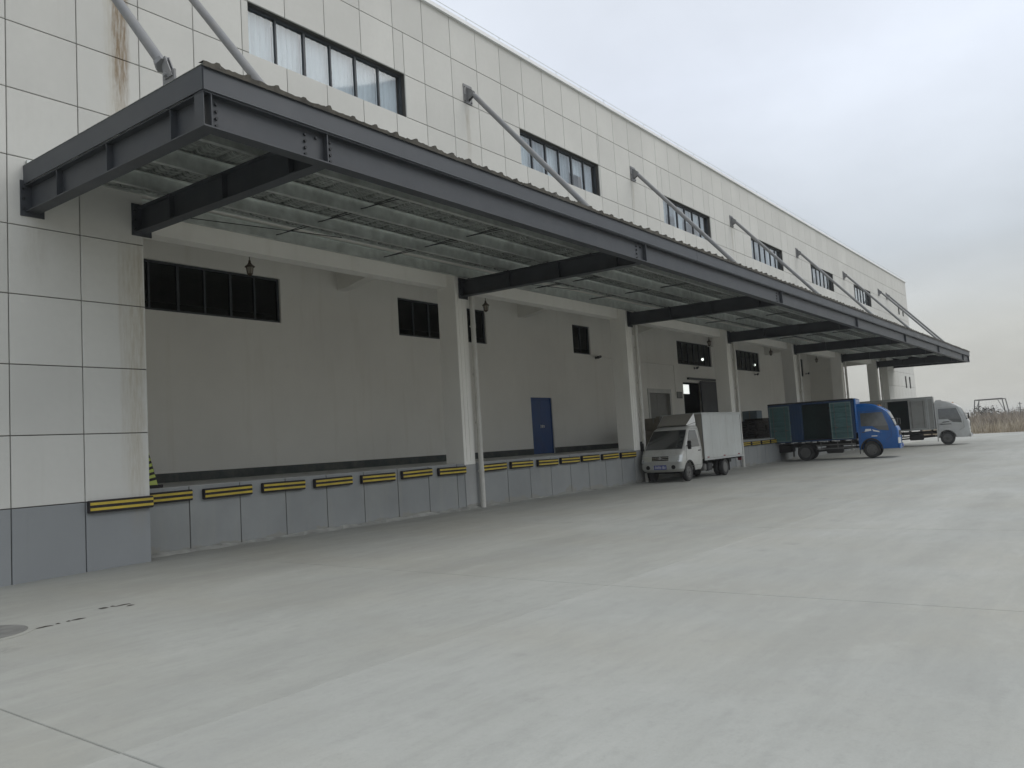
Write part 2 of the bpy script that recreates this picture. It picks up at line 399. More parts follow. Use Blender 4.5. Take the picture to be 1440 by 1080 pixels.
# ================================================================== GROUND
g = MB().box(-400, -900, -1.0, 1600, 900, -.035).build('ground', 'soil'); structure(g)
yard = thing('yard_pavement', '', ''); del yard['label']; del yard['category']; structure(yard)
xs = [-2.42-5.02*5+5.02*i for i in range(23)]; xs[-1] = 81.2
ysl = [(-7.84, 1.6, 'slabdark'), (-16.4, -7.84, 'slablight'), (-25, -16.4, 'slablight'), (-34, -25, 'slablight')]
def rise(x): return .066*min(1, max(0, (x+2.42)/5.02))      # the paving climbs slightly to the dock
def gz(x, y): return .066*min(min(1, max(0, (x+2.42)/5.02)), max(0, (y+7.84)/9.44))
for j, (y0, y1, mm) in enumerate(ysl):
    for i in range(len(xs)-1):
        gp = .003; c = .005
        x0, x1 = xs[i]+gp, xs[i+1]-gp; a0, a1 = y0+gp, y1-gp
        zt = 0 if j == 0 else 0.003
        r0 = rise(x0) if j == 0 else 0; r1 = rise(x1) if j == 0 else 0
        b = MB().add([(x0+c, a0+c, zt), (x1-c, a0+c, zt), (x1-c, a1-c, zt+r1), (x0+c, a1-c, zt+r0), (x0, a0, zt-c), (x1, a0, zt-c), (x1, a1, zt-c+r1), (x0, a1, zt-c+r0),
                      (x0, a0, -.1), (x1, a0, -.1), (x1, a1, -.1), (x0, a1, -.1)],
                     [(0, 1, 2), (0, 2, 3), (4, 5, 1, 0), (5, 6, 2, 1), (6, 7, 3, 2), (7, 4, 0, 3), (8, 9, 5, 4), (9, 10, 6, 5), (10, 11, 7, 6), (11, 8, 4, 7)])
        b.build('slab', mm, yard)
# joint filler bed just under the slabs' top
MB().box(xs[0], -34, -.2, 81.2, 1.6, -.012).build('joint_bed', mat('joint_dirt', (.29, .28, .26), .95, var=.3), yard)
# apron behind the building end
MB().box(XEND-9, 1.62, -.2, 81.2, 22, -.004).build('apron_slab', 'slabdark', yard)

# ================================================================== WAREHOUSE
wh = thing('warehouse', 'long white panelled warehouse with a recessed loading dock and upper strip windows', 'warehouse', (0, 0, 0))

def holed_wall(x0, x1, z0, z1, y0, y1, holes, b=None):
    """wall in the XZ plane, front at y0, back at y1, with rectangular openings and their reveals"""
    b = b or MB()
    X = sorted({x0, x1, *[h[0] for h in holes], *[h[1] for h in holes]}); Z = sorted({z0, z1, *[h[2] for h in holes], *[h[3] for h in holes]})
    def inside(x, z): return any(h[0] < x < h[1] and h[2] < z < h[3] for h in holes)
    for i in range(len(X)-1):
        for j in range(len(Z)-1):
            if inside((X[i]+X[i+1])/2, (Z[j]+Z[j+1])/2): continue
            a, c, d, e_ = X[i], X[i+1], Z[j], Z[j+1]
            b.add([(a, y0, d), (c, y0, d), (c, y0, e_), (a, y0, e_)], [(0, 1, 2, 3)])
            b.add([(a, y1, d), (c, y1, d), (c, y1, e_), (a, y1, e_)], [(3, 2, 1, 0)])
    for h in list(holes)+[(x0, x1, z0, z1)]:
        a, c, d, e_ = h
        b.add([(a, y0, d), (c, y0, d), (c, y0, e_), (a, y0, e_), (a, y1, d), (c, y1, d), (c, y1, e_), (a, y1, e_)],
              [(0, 1, 5, 4), (1, 2, 6, 5), (2, 3, 7, 6), (3, 0, 4, 7)])
    return b

UPW = [(4.0906+BAY*k, 8.1903+BAY*k, 9.06, 10.07) for k in range(6)]
NARW = []
for zc0, zc1 in ((9.36, 10.12), (6.6, 7.4), (5.0+.62, 5.62+.75), (3.98, 4.82)):
    NARW += [(58.38, 58.86, zc0, zc1), (59.75, 60.25, zc0, zc1)]
NARW = [h for h in NARW]

fac = MB()
holed_wall(-8*PW, XR, 0, ZT-.02, .03, .30, [], fac)
fac2 = MB(); holed_wall(XR+.002, XWING, 5.99, ZT-.02, .03, .30, UPW, fac2)
fac3 = MB(); holed_wall(XWING+.002, XEND, 0, ZT-.02, .03, .50, NARW, fac3)
fac.add(fac2.v, fac2.f); fac.add(fac3.v, fac3.f)
facade = fac.build('facade_wall', 'joint', wh)

def panel_mesh(w_, h_, m):
    g_ = .0065; c = .006
    b = MB().add([(g_+c, 0, g_+c), (w_-g_-c, 0, g_+c), (w_-g_-c, 0, h_-g_-c), (g_+c, 0, h_-g_-c),
                  (g_, c, g_), (w_-g_, c, g_), (w_-g_, c, h_-g_), (g_, c, h_-g_), (g_, .03, g_), (w_-g_, .03, g_), (w_-g_, .03, h_-g_), (g_, .03, h_-g_)],
                 [(0, 1, 2, 3), (4, 5, 1, 0), (5, 6, 2, 1), (6, 7, 3, 2), (7, 4, 0, 3), (8, 9, 5, 4), (9, 10, 6, 5), (10, 11, 7, 6), (11, 8, 4, 7)])
    return b
cache = {}
def cut(rect, holes):
    rs = [rect]
    for h in holes:
        nr = []
        for (a, c, d, e_) in rs:
            if h[0] >= c or h[1] <= a or h[2] >= e_ or h[3] <= d: nr.append((a, c, d, e_)); continue
            if h[0] > a: nr.append((a, h[0], d, e_))
            if h[1] < c: nr.append((h[1], c, d, e_))
            a2, c2 = max(a, h[0]), min(c, h[1])
            if h[2] > d: nr.append((a2, c2, d, h[2]))
            if h[3] < e_: nr.append((a2, c2, h[3], e_))
        rs = nr
    return [r for r in rs if r[1]-r[0] > .03 and r[3]-r[2] > .03]
cells = []
zl = [0]+[ROW0+j for j in range(0, 11)]+[ZT]
for k in range(-8, 63):
    for j in range(len(zl)-1):
        z0, z1 = zl[j], zl[j+1]; x0, x1 = k*PW, (k+1)*PW
        if x0 >= XR-.01 and x0 < XWING-.01:
            if z1 <= 5.95+.2: continue
            z0 = max(z0, 5.99)
            if x1 > XWING and z1 < 6.1: x0 = XWING
        x1 = min(x1, XEND)
        if x0 < XWING < x1 and z1 <= 5.96: x0 = XWING
        for r in cut((x0, x1, z0, z1), UPW+NARW): cells.append((r, j))
# the cell that straddles the wing's left edge below the canopy
for j in range(0, 6):
    z0, z1 = zl[j], min(zl[j+1], 5.95); x0, x1 = XWING+.004, 54*PW
    if z1 > z0 and not any(abs(r[1]-x1) < .01 and abs(r[2]-z0) < .01 for r, _ in cells): cells.append(((x0, x1, z0, z1), j))
camp = Vector((-4.55, -12.18, 1.47))
def vis_key(cj):
    r, j = cj; cx, cz = (r[0]+r[1])/2, (r[2]+r[3])/2
    d = (Vector((cx, 0, cz))-camp).length
    hid = cx < -1.2 or (XR < cx < XWING and cz < 6.4)
    return d+(1000 if hid else 0)
cells.sort(key=vis_key)
rest = MB()
for n_, (r, j) in enumerate(cells):
    m_ = 'plinth' if j == 0 else 'facade'
    w_, h_ = r[1]-r[0], r[3]-r[2]
    if n_ < 300:
        key = (round(w_, 3), round(h_, 3), m_)
        if key not in cache:
            me = panel_mesh(w_, h_, m_).mesh('panel'); me.materials.append(MT[m_]); cache[key] = me
        link('panel', cache[key], facade, (r[0], 0, r[2]))
    else:
        pm = panel_mesh(w_, h_, m_); rest.add([(v[0]+r[0], v[1], v[2]+r[2]) for v in pm.v], pm.f)
o = rest.build('panels', 'facade', facade); stuff(o)

# solid bodies behind the skin
MB().box(-8*PW, .32, 0, XR-.004, 20, ZT-.2).build('side_block', 'wall', wh)
b = MB().box(XR, 1.25, 6.9, 53.0, 20, ZT-.2)
b.build('upper_storey', 'wall', wh)
b = MB(); b.box(52.7, 5.16, 0, 53.0, 20, 6.88); b.box(XR+.01, 19.7, 0, 52.69, 19.98, 6.88)
b.build('rear_wall', 'wall', wh)
MB().box(XR+.01, 12.3, 0, 52.68, 12.5, 6.88).build('partition_wall', 'dark', wh)
MB().box(XR+.01, 5.17, .4, 52.68, 12.28, DOCKZ-.01).build('inside_floor', 'dockfloor', wh)
# soffit under the upper wall, lintel, ceiling beams
MB().box(XR+.004, .004, 5.94, 53.0, .85, 5.985).build('soffit', 'wall', wh)
MB().box(XR+.004, .80, 5.52, 52.95, 1.12, 6.92).build('lintel', 'wall', wh)
for k in range(1, 7):
    x = XC[k]
    MB().prism([(1.1, 6.95), (1.1, 6.42), (3.4, 6.42), (4.6, 6.2), (5.05, 6.18), (5.05, 6.95)], 0, x-.17, x+.17).build('ceiling_beam', 'wall', wh)
MB().box(XWING-.02, .002, 0, XWING-.003, .51, 5.935).build('wing_end', 'wall', wh)
# end of the recess: a stub wall at the back and a beam over the open end
MB().box(52.72, 2.75, DOCKZ+.001, 52.98, BACK+.14, 6.89).build('end_wall', 'wall', wh)
MB().box(52.66, 1.125, 5.58, 53.02, BACK+.10, 6.91).build('end_lintel', 'wall', wh)
# upper coping and lightning conductor
b = MB().box(-8*PW, -.07, ZT-.02, XEND+.06, .45, ZT+.075); b.build('coping', 'coping', wh)
b = MB(); x = -7.
while x < XEND:
    b.cyl((x, .02, ZT+.07), (x, .02, ZT+.24), .008, 5); x += 1.35
b.cyl((-7.8, .02, ZT+.24), (XEND, .02, ZT+.24), .008, 5)
b.build('lightning_conductor', 'galv', wh)

# upper windows
def window(parent, h, y, nsash, m_glass_, blind=None, frame=.05, name='window', heavy=True):
    x0, x1, z0, z1 = h
    b = MB(); f_ = frame; d = .07
    b.box(x0, y, z0, x0+f_, y+d, z1); b.box(x1-f_, y, z0, x1, y+d, z1)
    b.box(x0+f_, y, z0, x1-f_, y+d, z0+f_); b.box(x0+f_, y, z1-f_, x1-f_, y+d, z1)
    step = (x1-x0-f_)/nsash
    for i in range(1, nsash):
        xx = x0+i*step; wd = f_ if i % 2 == 0 else f_*.72
        b.box(xx, y+.002, z0+f_, xx+wd, y+d-.004, z1-f_)
    w_ = b.build(name, 'frame', parent)
    for i in range(nsash):
        a = x0+i*step+f_*.5; c = a+step
        MB().box(a, y+.032, z0+.02, c-.002, y+.038, z1-.02).build('pane', m_glass_, w_)
        if blind:
            dz, mm = blind(i)
            bb = MB(); n = 14
            vs = []; 
            for q in range(n+1):
                xx = a+.01+(c-a-.02)*q/n; yy = y+.14+.012*math.sin(q*1.9+i); vs += [(xx, yy, z1-.03-dz), (xx, yy, z1-.02)]
            bb.add(vs, [(2*q, 2*q+2, 2*q+3, 2*q+1) for q in range(n)])
            bb.build('blind', mm, w_)
    return w_
random.seed(4)
def blinds(k):
    def fn(i):
        if k == 0: return .95, 'curtain'
        return .95*(1.0 if random.random() < .75 else .5), random.choice(('curtain', 'curtain2', 'curtain2'))
    return fn
for k, h in enumerate(UPW): window(wh, h, .12, 6, 'glass', blinds(k))
for h in NARW: window(wh, h, .14, 1, 'glass', None, .04)
# closed dark room behind each strip window
for h in UPW: MB().box(h[0]-.2, .9, h[2]-.3, h[1]+.2, 1.2, h[3]+.3).build('room_back', 'curtain2', wh)

# ---- recess: back wall with windows and doors
BW = [(4.05, 8.30, 5.08, 6.25), (12.58, 16.80, 5.08, 6.25), (22.3, 23.6, 5.08, 6.25), (31.75, 35.9, 5.08, 6.25), (39.1, 43.05, 5.08, 6.25), (50.4, 51.5, 5.08, 6.3)]
BD = [(19.16, 20.52, DOCKZ, 3.26), (28.37, 30.6, DOCKZ, 3.70), (32.12, 34.3, DOCKZ, 4.18)]
holed_wall(XR, 53.0, DOCKZ-.02, 6.9, BACK, BACK+.15, BW+BD).build('dock_wall', 'wall', wh)
for h, n in zip(BW, (6, 6, 2, 6, 6, 2)): window(wh, h, BACK+.06, n, 'darkglass', None, .06)
MB().box(XR, BACK-.012, DOCKZ, 19.15, BACK-.001, 1.37).build('skirting', 'skirting', wh)
MB().box(20.53, BACK-.012, DOCKZ, 28.3, BACK-.001, 1.37).build('skirting', 'skirting', wh)
MB().box(36.6, BACK-.012, DOCKZ, 52.9, BACK-.001, 1.37).build('skirting', 'skirting', wh)
# blue double door
d = MB(); d.box(19.16, BACK+.04, DOCKZ, 19.21, BACK+.12, 3.26); d.box(20.47, BACK+.04, DOCKZ, 20.52, BACK+.12, 3.26); d.box(19.21, BACK+.04, 3.21, 20.47, BACK+.12, 3.26)
door = d.build('door', 'bluedoor', wh); door['label'] = 'blue steel double door in the dock wall'
for a, c in ((19.215, 19.838), (19.842, 20.465)):
    MB().cbox(a, BACK+.06, DOCKZ+.01, c, BACK+.10, 3.205, .006).build('door_leaf', 'bluedoor', door)
for xx in (19.78, 19.90):
    MB().box(xx-.012, BACK+.045, 2.12, xx+.012, BACK+.06, 2.24).cyl((xx, BACK+.03, 2.2), (xx, BACK-.01, 2.2), .012, 6).box(xx-.012, BACK-.02, 2.13, xx+.012, BACK-.005, 2.22).build('handle', 'white', door)
# grey lift door with light metal surround
d = MB(); y0 = BACK-.03
d.box(28.30, y0, DOCKZ, 28.46, BACK+.2, 3.78); d.box(30.52, y0, DOCKZ, 30.68, BACK+.2, 3.78); d.box(28.46, y0, 3.58, 30.52, BACK+.2, 3.78)
lift = d.build('door', 'lightframe', wh); lift['label'] = 'grey lift door with a pale metal surround'
MB().box(28.46, BACK+.14, DOCKZ, 29.48, BACK+.18, 3.58).build('door_leaf', 'greydoor', lift)
MB().box(29.495, BACK+.14, DOCKZ, 30.52, BACK+.18, 3.58).build('door_leaf', 'greydoor', lift)
d = MB().box(31.33, BACK-.02, 3.36, 31.93, BACK-.001, 3.68); o = d.build('notice_board', 'frame', wh)
MB().box(31.36, BACK-.026, 3.39, 31.90, BACK-.021, 3.65).build('notice_sheet', 'greydoor', o)
b = MB().cyl((24.4, BACK-.02, 5.02), (31.2, BACK-.02, 4.98), .022, 6); b.build('conduit', 'wall', wh)
MB().cyl((31.2, BACK-.02, 4.98), (31.2, BACK-.02, 3.5), .022, 6).build('conduit', 'wall', wh)
# sliding door pushed aside, its rail
sl_ = MB().box(34.02, BACK-.12, DOCKZ+.03, 36.5, BACK-.06, 4.28).build('sliding_door', 'darkdoor', wh); sl_['label'] = 'dark sliding door leaf pushed aside on its rail'
for z in (1.9, 2.7, 3.5): MB().box(34.1, BACK-.135, z, 36.42, BACK-.121, z+.06).build('rib', 'darkdoor', sl_)
MB().box(32.6, BACK-.13, 4.32, 36.6, BACK-.02, 4.42).build('door_rail', 'frame', wh)
# lit window on the far inside wall, seen through the open door
lw = MB().box(47.40, 12.22, 4.42, 48.62, 12.29, 4.48).box(47.40, 12.22, 5.16, 48.62, 12.29, 5.22).box(47.40, 12.22, 4.48, 47.46, 12.29, 5.16).box(48.56, 12.22, 4.48, 48.62, 12.29, 5.16).build('window', 'frame', wh)
MB().box(47.47, 12.25, 4.49, 48.55, 12.27, 5.15).build('pane', 'daylight', lw)
for (x, y, z) in ((39.31, 7, 5.92), (47.63, 7, 5.96)):
    l = MB().cyl((x, y, z+.1), (x, y, 6.85), .015, 6).lathe((x, y, z+.08), (0, 0, 1), [(.02, .10), (.06, .02), (.16, -.03)], 12).build('pendant_lamp', 'frame', wh)
    MB().lathe((x, y, z), (0, 0, 1), [(.01, -.1), (.075, -.05), (.09, 0), (.06, .045)], 12).build('bulb', 'bulb', l, True)

# ---- loading dock
dk = MB().box(XR+.004, DOCKY+.03, 0, 52.95, BACK-.002, DOCKZ).build('loading_dock', 'dockfloor', wh)
x = XR+.004; dm = {}; n_ = 3
while x < 52.9:
    x1 = min(n_*PW, 52.94); w_ = round(x1-x, 3)
    if w_ not in dm:
        g_ = .010; me = MB().box(g_, 0, 0, w_-g_, .029, DOCKZ-.006).mesh('dock_panel'); me.materials.append(MT['dock']); dm[w_] = me
    link('dock_panel', dm[w_], dk, (x, DOCKY, 0)); x = x1; n_ += 1
MB().box(XR+.006, DOCKY+.012, 0, 52.9, DOCKY+.031, DOCKZ-.01).build('joint_backing', 'joint', dk)
# rough mortar fillet along the foot
random.seed(2); vs = []; n = 260
for i in range(n+1):
    xx = XR+.02+(52.8-XR)*i/n; h = .075+.05*random.random()*(1 if xx < 11 else .5); d_ = .08+.16*random.random()
    vs += [(xx, DOCKY-d_, gz(xx, DOCKY-d_)+.001), (xx, DOCKY-.006, h)]
MB().add(vs, [(2*i, 2*i+2, 2*i+3, 2*i+1) for i in range(n)]).build('mortar_fillet', mat('mortar', (.33, .33, .305), .9, var=.3, scale=4, bmp=.3), dk)

# columns with grooves and downpipes
for k in range(1, 7):
    x = XC[k]; h = .28
    c = MB().cbox(x-h, .54, 1.12, x+.14, 1.13, 5.939, .01)
    co = c.build('column', 'wall', wh)
    MB().cbox(x-h-.004, .536, 0, x+.14+.004, 1.13, 1.118, .008).build('column_foot', 'foot', co)
    if k < 7:
        for gx in (x-.17, x-.03):
            MB().box(gx-.02, .528, 1.2, gx+.02, .545, 5.24).build('edge_trim', 'wall', co)
        px, py = x+.215, .43
        p = MB().cyl((px, py, .05), (px, py, 5.9), .062, 12).build('downpipe', 'pipe', wh, True)
        cl = MB()
        for z in (.9, 2.1, 3.3, 4.5, 5.3):
            MB().cyl((px, py, z), (px, py, z+.09), .068, 12).box(px-.015, py, z+.03, px+.015, .54, z+.06).build('collar', 'pipe', p)

# ================================================================== CANOPY
SL = .022
def shear(b): b.v = [(x, y, z+SL*y) for x, y, z in b.v]; return b
cn = thing('steel_canopy', 'dark grey steel canopy on cantilever beams hung by tie rods along the warehouse', 'canopy')
YF = -4.60; XA = .22; XB = 55.1; ZB = 5.26; ZF = 5.66; ZTP = 5.97
def ibeam_y(x, y0, y1, z0, z1, fw=.19, b=None):
    b = b or MB(); t = .016
    b.box(x-fw/2, y0, z0, x+fw/2, y1, z0+t); b.box(x-fw/2, y0, z1-t, x+fw/2, y1, z1); b.box(x-.006, y0, z0+t, x+.006, y1, z1-t); return b
beams = [(XA+.1, 0.0, True), (XB-.1, .4, True)]+[(x, 0.0 if k == 0 else .52, False) for k, x in enumerate(XC)]
for x, yw, end in beams:
    bo = shear(ibeam_y(x, YF+(.004 if end else .19), yw-.02, ZB+(.0025 if end else 0), ZF-(.0025 if end else 0))).build('end_beam' if end else 'cantilever_beam', 'steel', cn)
    shear(MB().box(x-.16, yw-.02, ZB-.06, x+.16, yw-.001, ZF+.06)).build('base_plate', 'steel', bo)
    if x < 12:
        for sx in (-.12, .12):
            for z in (5.30, 5.45, 5.60): shear(MB().cyl((x+sx, yw-.05, z), (x+sx, yw-.02, z), .018, 6)).build('bolt', 'boltm', bo)
    for yy in (-1.0, -2.4, -3.9):
        s = MB()
        for sg in (-1, 1): s.box(x+sg*.006, yy-.006, ZB+.016, x+sg*.09, yy+.006, ZF-.016)
        shear(s).build('stiffener', 'steel', bo)
# edge beam along the front, with web recessed between flanges
eb = MB(); t = .018
eb.box(XA, YF, ZB, XB, YF+.19, ZB+t); eb.box(XA, YF, ZF-t, XB, YF+.19, ZF); eb.box(XA+.1, YF+.088, ZB+t, XB-.1, YF+.102, ZF-t); eb.box(XA+.002, YF+.01, ZB+t, XA+.012, YF+.185, ZF-t)
boltmesh = MB().cyl((0, -.011, 0), (0, .011, 0), .02, 6).mesh('bolt'); boltmesh.materials.append(MT['boltm'])
ebo = shear(eb).build('edge_beam', 'steel', cn)
for x, yw, end in beams:
    for dx in ((0,) if end else (-.0,)):
        shear(MB().box(x+dx-.009, YF+.012, ZB+t, x+dx+.009, YF+.088, ZF-t)).build('stiffener', 'steel', ebo)
    for sx in ((.10,) if end and x < 5 else (-.10,) if end else (-.30, -.13, .09)):
        for q in range(4):
            if sx == -.13 and q < 3: continue
            if x > 20: continue
            z = ZB+.07+q*.082; link('bolt', boltmesh, ebo, (x+sx, YF+.076, z+SL*YF))
# fascia sheet on front and ends
fa = MB(); fa.box(XA-.004, YF-.02, ZF+.002, XB+.004, YF-.005, ZTP-.045); fa.box(XA-.004, YF-.005, ZTP-.06, XB+.004, YF+.05, ZTP-.045)
fo = shear(fa).build('fascia', 'fascia', cn)
for xx in (XA-.014, XB+.002):
    shear(MB().box(xx, YF-.005, ZF+.002, xx+.012, -.002 if xx < 5 else .4, ZTP-.04)).build('end_fascia', 'fascia', cn)
for xx in (12.9, 25.2, 37.4, 49.6): shear(MB().box(xx, YF-.0235, ZF+.004, xx+.05, YF-.0205, ZTP-.047)).build('joint_cover', 'fascia', fo)
# purlins, cleats, bridging
PY = [.28, -.95, -2.1, -3.25, -4.2]
for y in PY:
    p = MB(); z0, z1 = ZF+.035, ZF+.245
    x0 = XA+.03; x1 = XB-.03
    if y > 0: x0 = XR+.05; x1 = 52.9
    p.box(x0, y-.003, z0, x1, y+.003, z1); p.box(x0, y-.003, z0-.004, x1, y+.075, z0); p.box(x0, y-.075, z1, x1, y+.003, z1+.004); p.box(x0, y+.071, z0, x1, y+.075, z0+.022)
    po = shear(p).build('purlin', 'galv', cn)
    for x, yw, end in beams:
        if y > 0 and (end or x < 5): continue
        shear(MB().box(x-.05, y+.004, ZF+.001, x+.05, y+.014, z1-.02).box(x-.05, y+.014, ZF+.001, x+.05, y+.09, ZF+.011)).build('cleat', 'boltm', po)
for k in range(6):
    for fx in (.33, .66):
        x = XC[k]+BAY*fx
        for i in range(len(PY)-1):
            if (i+k) % 4 == 3 and fx < .5: continue
            shear(MB().cyl((x, PY[i], ZF+.12), (x+.09, PY[i+1], ZF+.12), .009, 5).cyl((x+.09, PY[i], ZF+.15), (x, PY[i+1], ZF+.15), .009, 5)).build('bridging_rod', 'boltm', cn)
for k in range(6):
    x = XC[k]+.5; 
    shear(MB().cyl((x, PY[0]-.05, ZF+.05), (x+3.1, PY[1]+.3, ZF+.03), .008, 5)).build('cable', 'boltm', cn)
# corrugated roof sheet: ribs run from wall to edge, rib pitch .39
sh = MB(); prof = []
x = XA-.02; i = 0
while x < XB+.03:
    for dx, dz in ((0, 0), (.05, -.012), (.10, .0), (.14, .002), (.16, .036), (.20, .038), (.22, .002), (.27, -.012), (.32, .0), (.36, -.01)):
        prof.append((x+dx, dz+.007*math.sin(i*1.7)))
    x += .39; i += 1
ys = (YF-.045, -3, -1.5, -.004)
vs = []; 
for (px, dz) in prof:
    for y in ys: vs.append((px, y, ZTP-.038+dz+SL*y+(.004*math.sin(px*5.1) if y == ys[0] else 0)))
m_ = len(ys); fs = [(a*m_+j, a*m_+j+1, (a+1)*m_+j+1, (a+1)*m_+j) for a in range(len(prof)-1) for j in range(m_-1)]
rs = sh.add(vs, fs).build('roof_sheet', 'sheet', cn)
md = rs.modifiers.new('thick', 'SOLIDIFY'); md.thickness = .006; md.offset = 1
# worn edge strip of the sheet
ed = MB(); vs = []
random.seed(8)
for (px, dz) in prof:
    j = random.uniform(-.010, .010); hump = .012 if dz > .02 else 0; j += .010*math.sin(px*1.9)+.006*math.sin(px*7.3)
    vs += [(px, YF-.048, ZTP-.062+SL*YF), (px, YF-.050+j*.4, ZTP-.008+dz*.6+hump+SL*YF+j), (px, YF+.05, ZTP-.004+dz*.6+hump+SL*YF+j)]
ed.add(vs, [(3*a+j, 3*a+j+1, 3*a+4+j, 3*a+3+j) for a in range(len(prof)-1) for j in range(2)]).build('sheet_edge', 'sheetedge', cn)
shear(MB().box(XA+.02, -.06, ZTP-.075, XWING, -.004, ZTP+.05)).build('light_seal', 'galv', cn)  # added strip that blocks sky light leaking between roof sheet and wall
# tie rods
for x in [XA+.1]+XC+[XB-.1]:
    ya, za = -.16, 10.28; yb, zb = -3.72, 6.10
    A = Vector((x, ya, za)); B = Vector((x, yb, zb)); D = (B-A).normalized()
    tr = MB().cyl(A+D*.14, B-D*.16, .062, 14).cyl(A, A+D*.14, .04, 10, .062).build('tie_rod', 'rod', cn, True)
    wp = MB().box(x-.16, -.02, za-.22, x+.16, -.001, za+.26)
    wp.prism([(-.02, za-.16), (-.02, za+.2), (-.2, za+.06), (-.24, za-.05)], 0, x-.045, x-.03).prism([(-.02, za-.16), (-.02, za+.2), (-.2, za+.06), (-.24, za-.05)], 0, x+.03, x+.045)
    for sx in (-.12, .12):
        for sz in (-.17, -.02, .19): wp.cyl((x+sx, -.05, za+sz), (x+sx, -.02, za+sz), .02, 6)
    wp.build('wall_plate', 'rod', tr)
    lg = MB().box(x-.012, yb-.16, ZTP-.16, x+.012, yb+.09, zb-.02).cyl(B-D*.19, B-D*.12, .10, 6).cyl((x-.06, yb-.02, zb-.06), (x+.06, yb-.02, zb-.06), .028, 8)
    lg.prism([(yb-.14, zb-.1), (yb+.02, zb-.1), (yb+.10, zb+.16), (yb+.0, zb+.18)], 0, x-.03, x-.016).prism([(yb-.14, zb-.1), (yb+.02, zb-.1), (yb+.10, zb+.16), (yb+.0, zb+.18)], 0, x+.016, x+.03)
    lg.build('clevis', 'steel' if x > 1 else 'rod', tr)

# ================================================================== DOCK BUMPERS
def make_bumper(L_, label, group=None):
    t_ = thing('dock_bumper', label, 'bumper', group=group)
    MB().cbox(0, -.085, .915, L_, 0, 1.098, .012).build('rubber_block', 'rubber', t_)
    for z in (.950, 1.030): MB().box(.015, -.091, z, L_-.01, -.0845, z+.038).build('stripe', 'yellow', t_)
    for q in (.12, .5, .88): 
        MB().cyl((L_*q, -.0895, 1.009), (L_*q, -.0845, 1.009), .014, 6).build('bolt', 'boltm', t_)
    return t_
pb = make_bumper(.98, 'black and yellow striped bumper on the panelled pier wall beside the open dock')
pb.location = (1.0, 0, -.025)
b0 = make_bumper(.96, 'x', 'bumpers along the dock edge')
spots = [2.31, 3.54, 4.76, 6.02, 7.28, 8.52, 9.74]
BAYB = BAY/.958
bay2 = [11.42, 12.61, 13.86, 15.03, 16.20, 17.41, 18.58]
names = ['striped bumper on the dock edge, %s from the panelled pier' % ORD[i] for i in range(7)]
for k in range(4):
    for i, q in enumerate(bay2):
        if q+BAYB*k < 45: spots.append(q+BAYB*k); names.append('striped bumper on the dock edge, %s past the %s dock column from the pier' % (ORD[i], ORD[k]))
for i, x in enumerate(spots):
    x = -4.549+(x+4.549)*.958
    o = b0 if i == 0 else copy_tree(b0); o['label'] = names[i]
    o.location = (x, DOCKY, random.uniform(-.010, .008)); o.rotation_euler = (0, random.uniform(-.012, .012), 0)

# ================================================================== THINGS ON AND NEAR THE DOCK
# striped cone at the pier
cone = thing('traffic_cone', 'yellow and black striped cone on the dock floor behind the pier', 'cone', (2.45, 1.0, DOCKZ))
b = MB(); b.cbox(-.19, -.19, 0, .19, .19, .055, .012); b.build('base', 'rubber', cone)
def pyr(z0, z1, r0, r1, b):
    n = 4; vs = []
    for z, r in ((z0, r0), (z1, r1)):
        vs += [(-r, -r, z), (r, -r, z), (r, r, z), (-r, r, z)]
    b.add(vs, [(0, 3, 2, 1), (4, 5, 6, 7), (0, 1, 5, 4), (1, 2, 6, 5), (2, 3, 7, 6), (3, 0, 4, 7)])
b = MB(); pyr(.05, .60, .125, .03, b); b.build('body', 'lime', cone)
b = MB()
for i in range(5):
    z = .10+i*.095
    for sgn, ax in ((-1, 1), (1, 0)):
        vs = []
        for (tt, zz) in ((-1, z), (-1, z+.045), (1, z+.085), (1, z+.04)):
            r = .125+(.03-.125)*(zz-.05)/.55; rr = r+.003
            vs.append((tt*r, -rr, zz) if ax else (rr, tt*r, zz))
        b.add(vs, [(0, 1, 2, 3)])
b.build('stripes', 'rubber', cone)

def lantern(x, y, z, label=None):
    t_ = thing('hanging_lantern', label or 'small bronze lantern hanging over the loading dock', 'lantern', (x, y, z), group='lanterns hanging over the dock')
    MB().cyl((0, 0, .36), (0, 0, (6.9-z)/.78), .014, 6).build('rod', 'bronze', t_)
    MB().lathe((0, 0, 0), (0, 0, 1), [(.03, .40), (.04, .33), (.07, .28), (.145, .22), (.15, .20), (.10, .19)], 8).build('cap', 'bronze', t_)
    MB().lathe((0, 0, 0), (0, 0, 1), [(.02, -.06), (.06, -.03), (.085, 0)], 8).build('finial', 'bronze', t_)
    t_.scale = (.78, .78, .78)
    MB().lathe((0, 0, 0), (0, 0, 1), [(.075, .0), (.105, .19)], 6).build('glass', 'lanternglass', t_)
    b = MB()
    for i in range(6):
        a = i*math.pi/3; b.cyl((.08*math.cos(a), .08*math.sin(a), 0), (.11*math.cos(a), .11*math.sin(a), .2), .009, 4)
    b.build('bars', 'bronze', t_)
    return t_
l0 = lantern(6.15, 3.2, 5.76, 'small bronze lantern hanging over the dock in the first bay from the pier')
for k in range(1, 6):
    o = copy_tree(l0); o.location = (6.15+BAY*k, 3.2, 5.76); o['label'] = 'small bronze lantern hanging over the dock in the %s bay from the pier' % ORD[k]

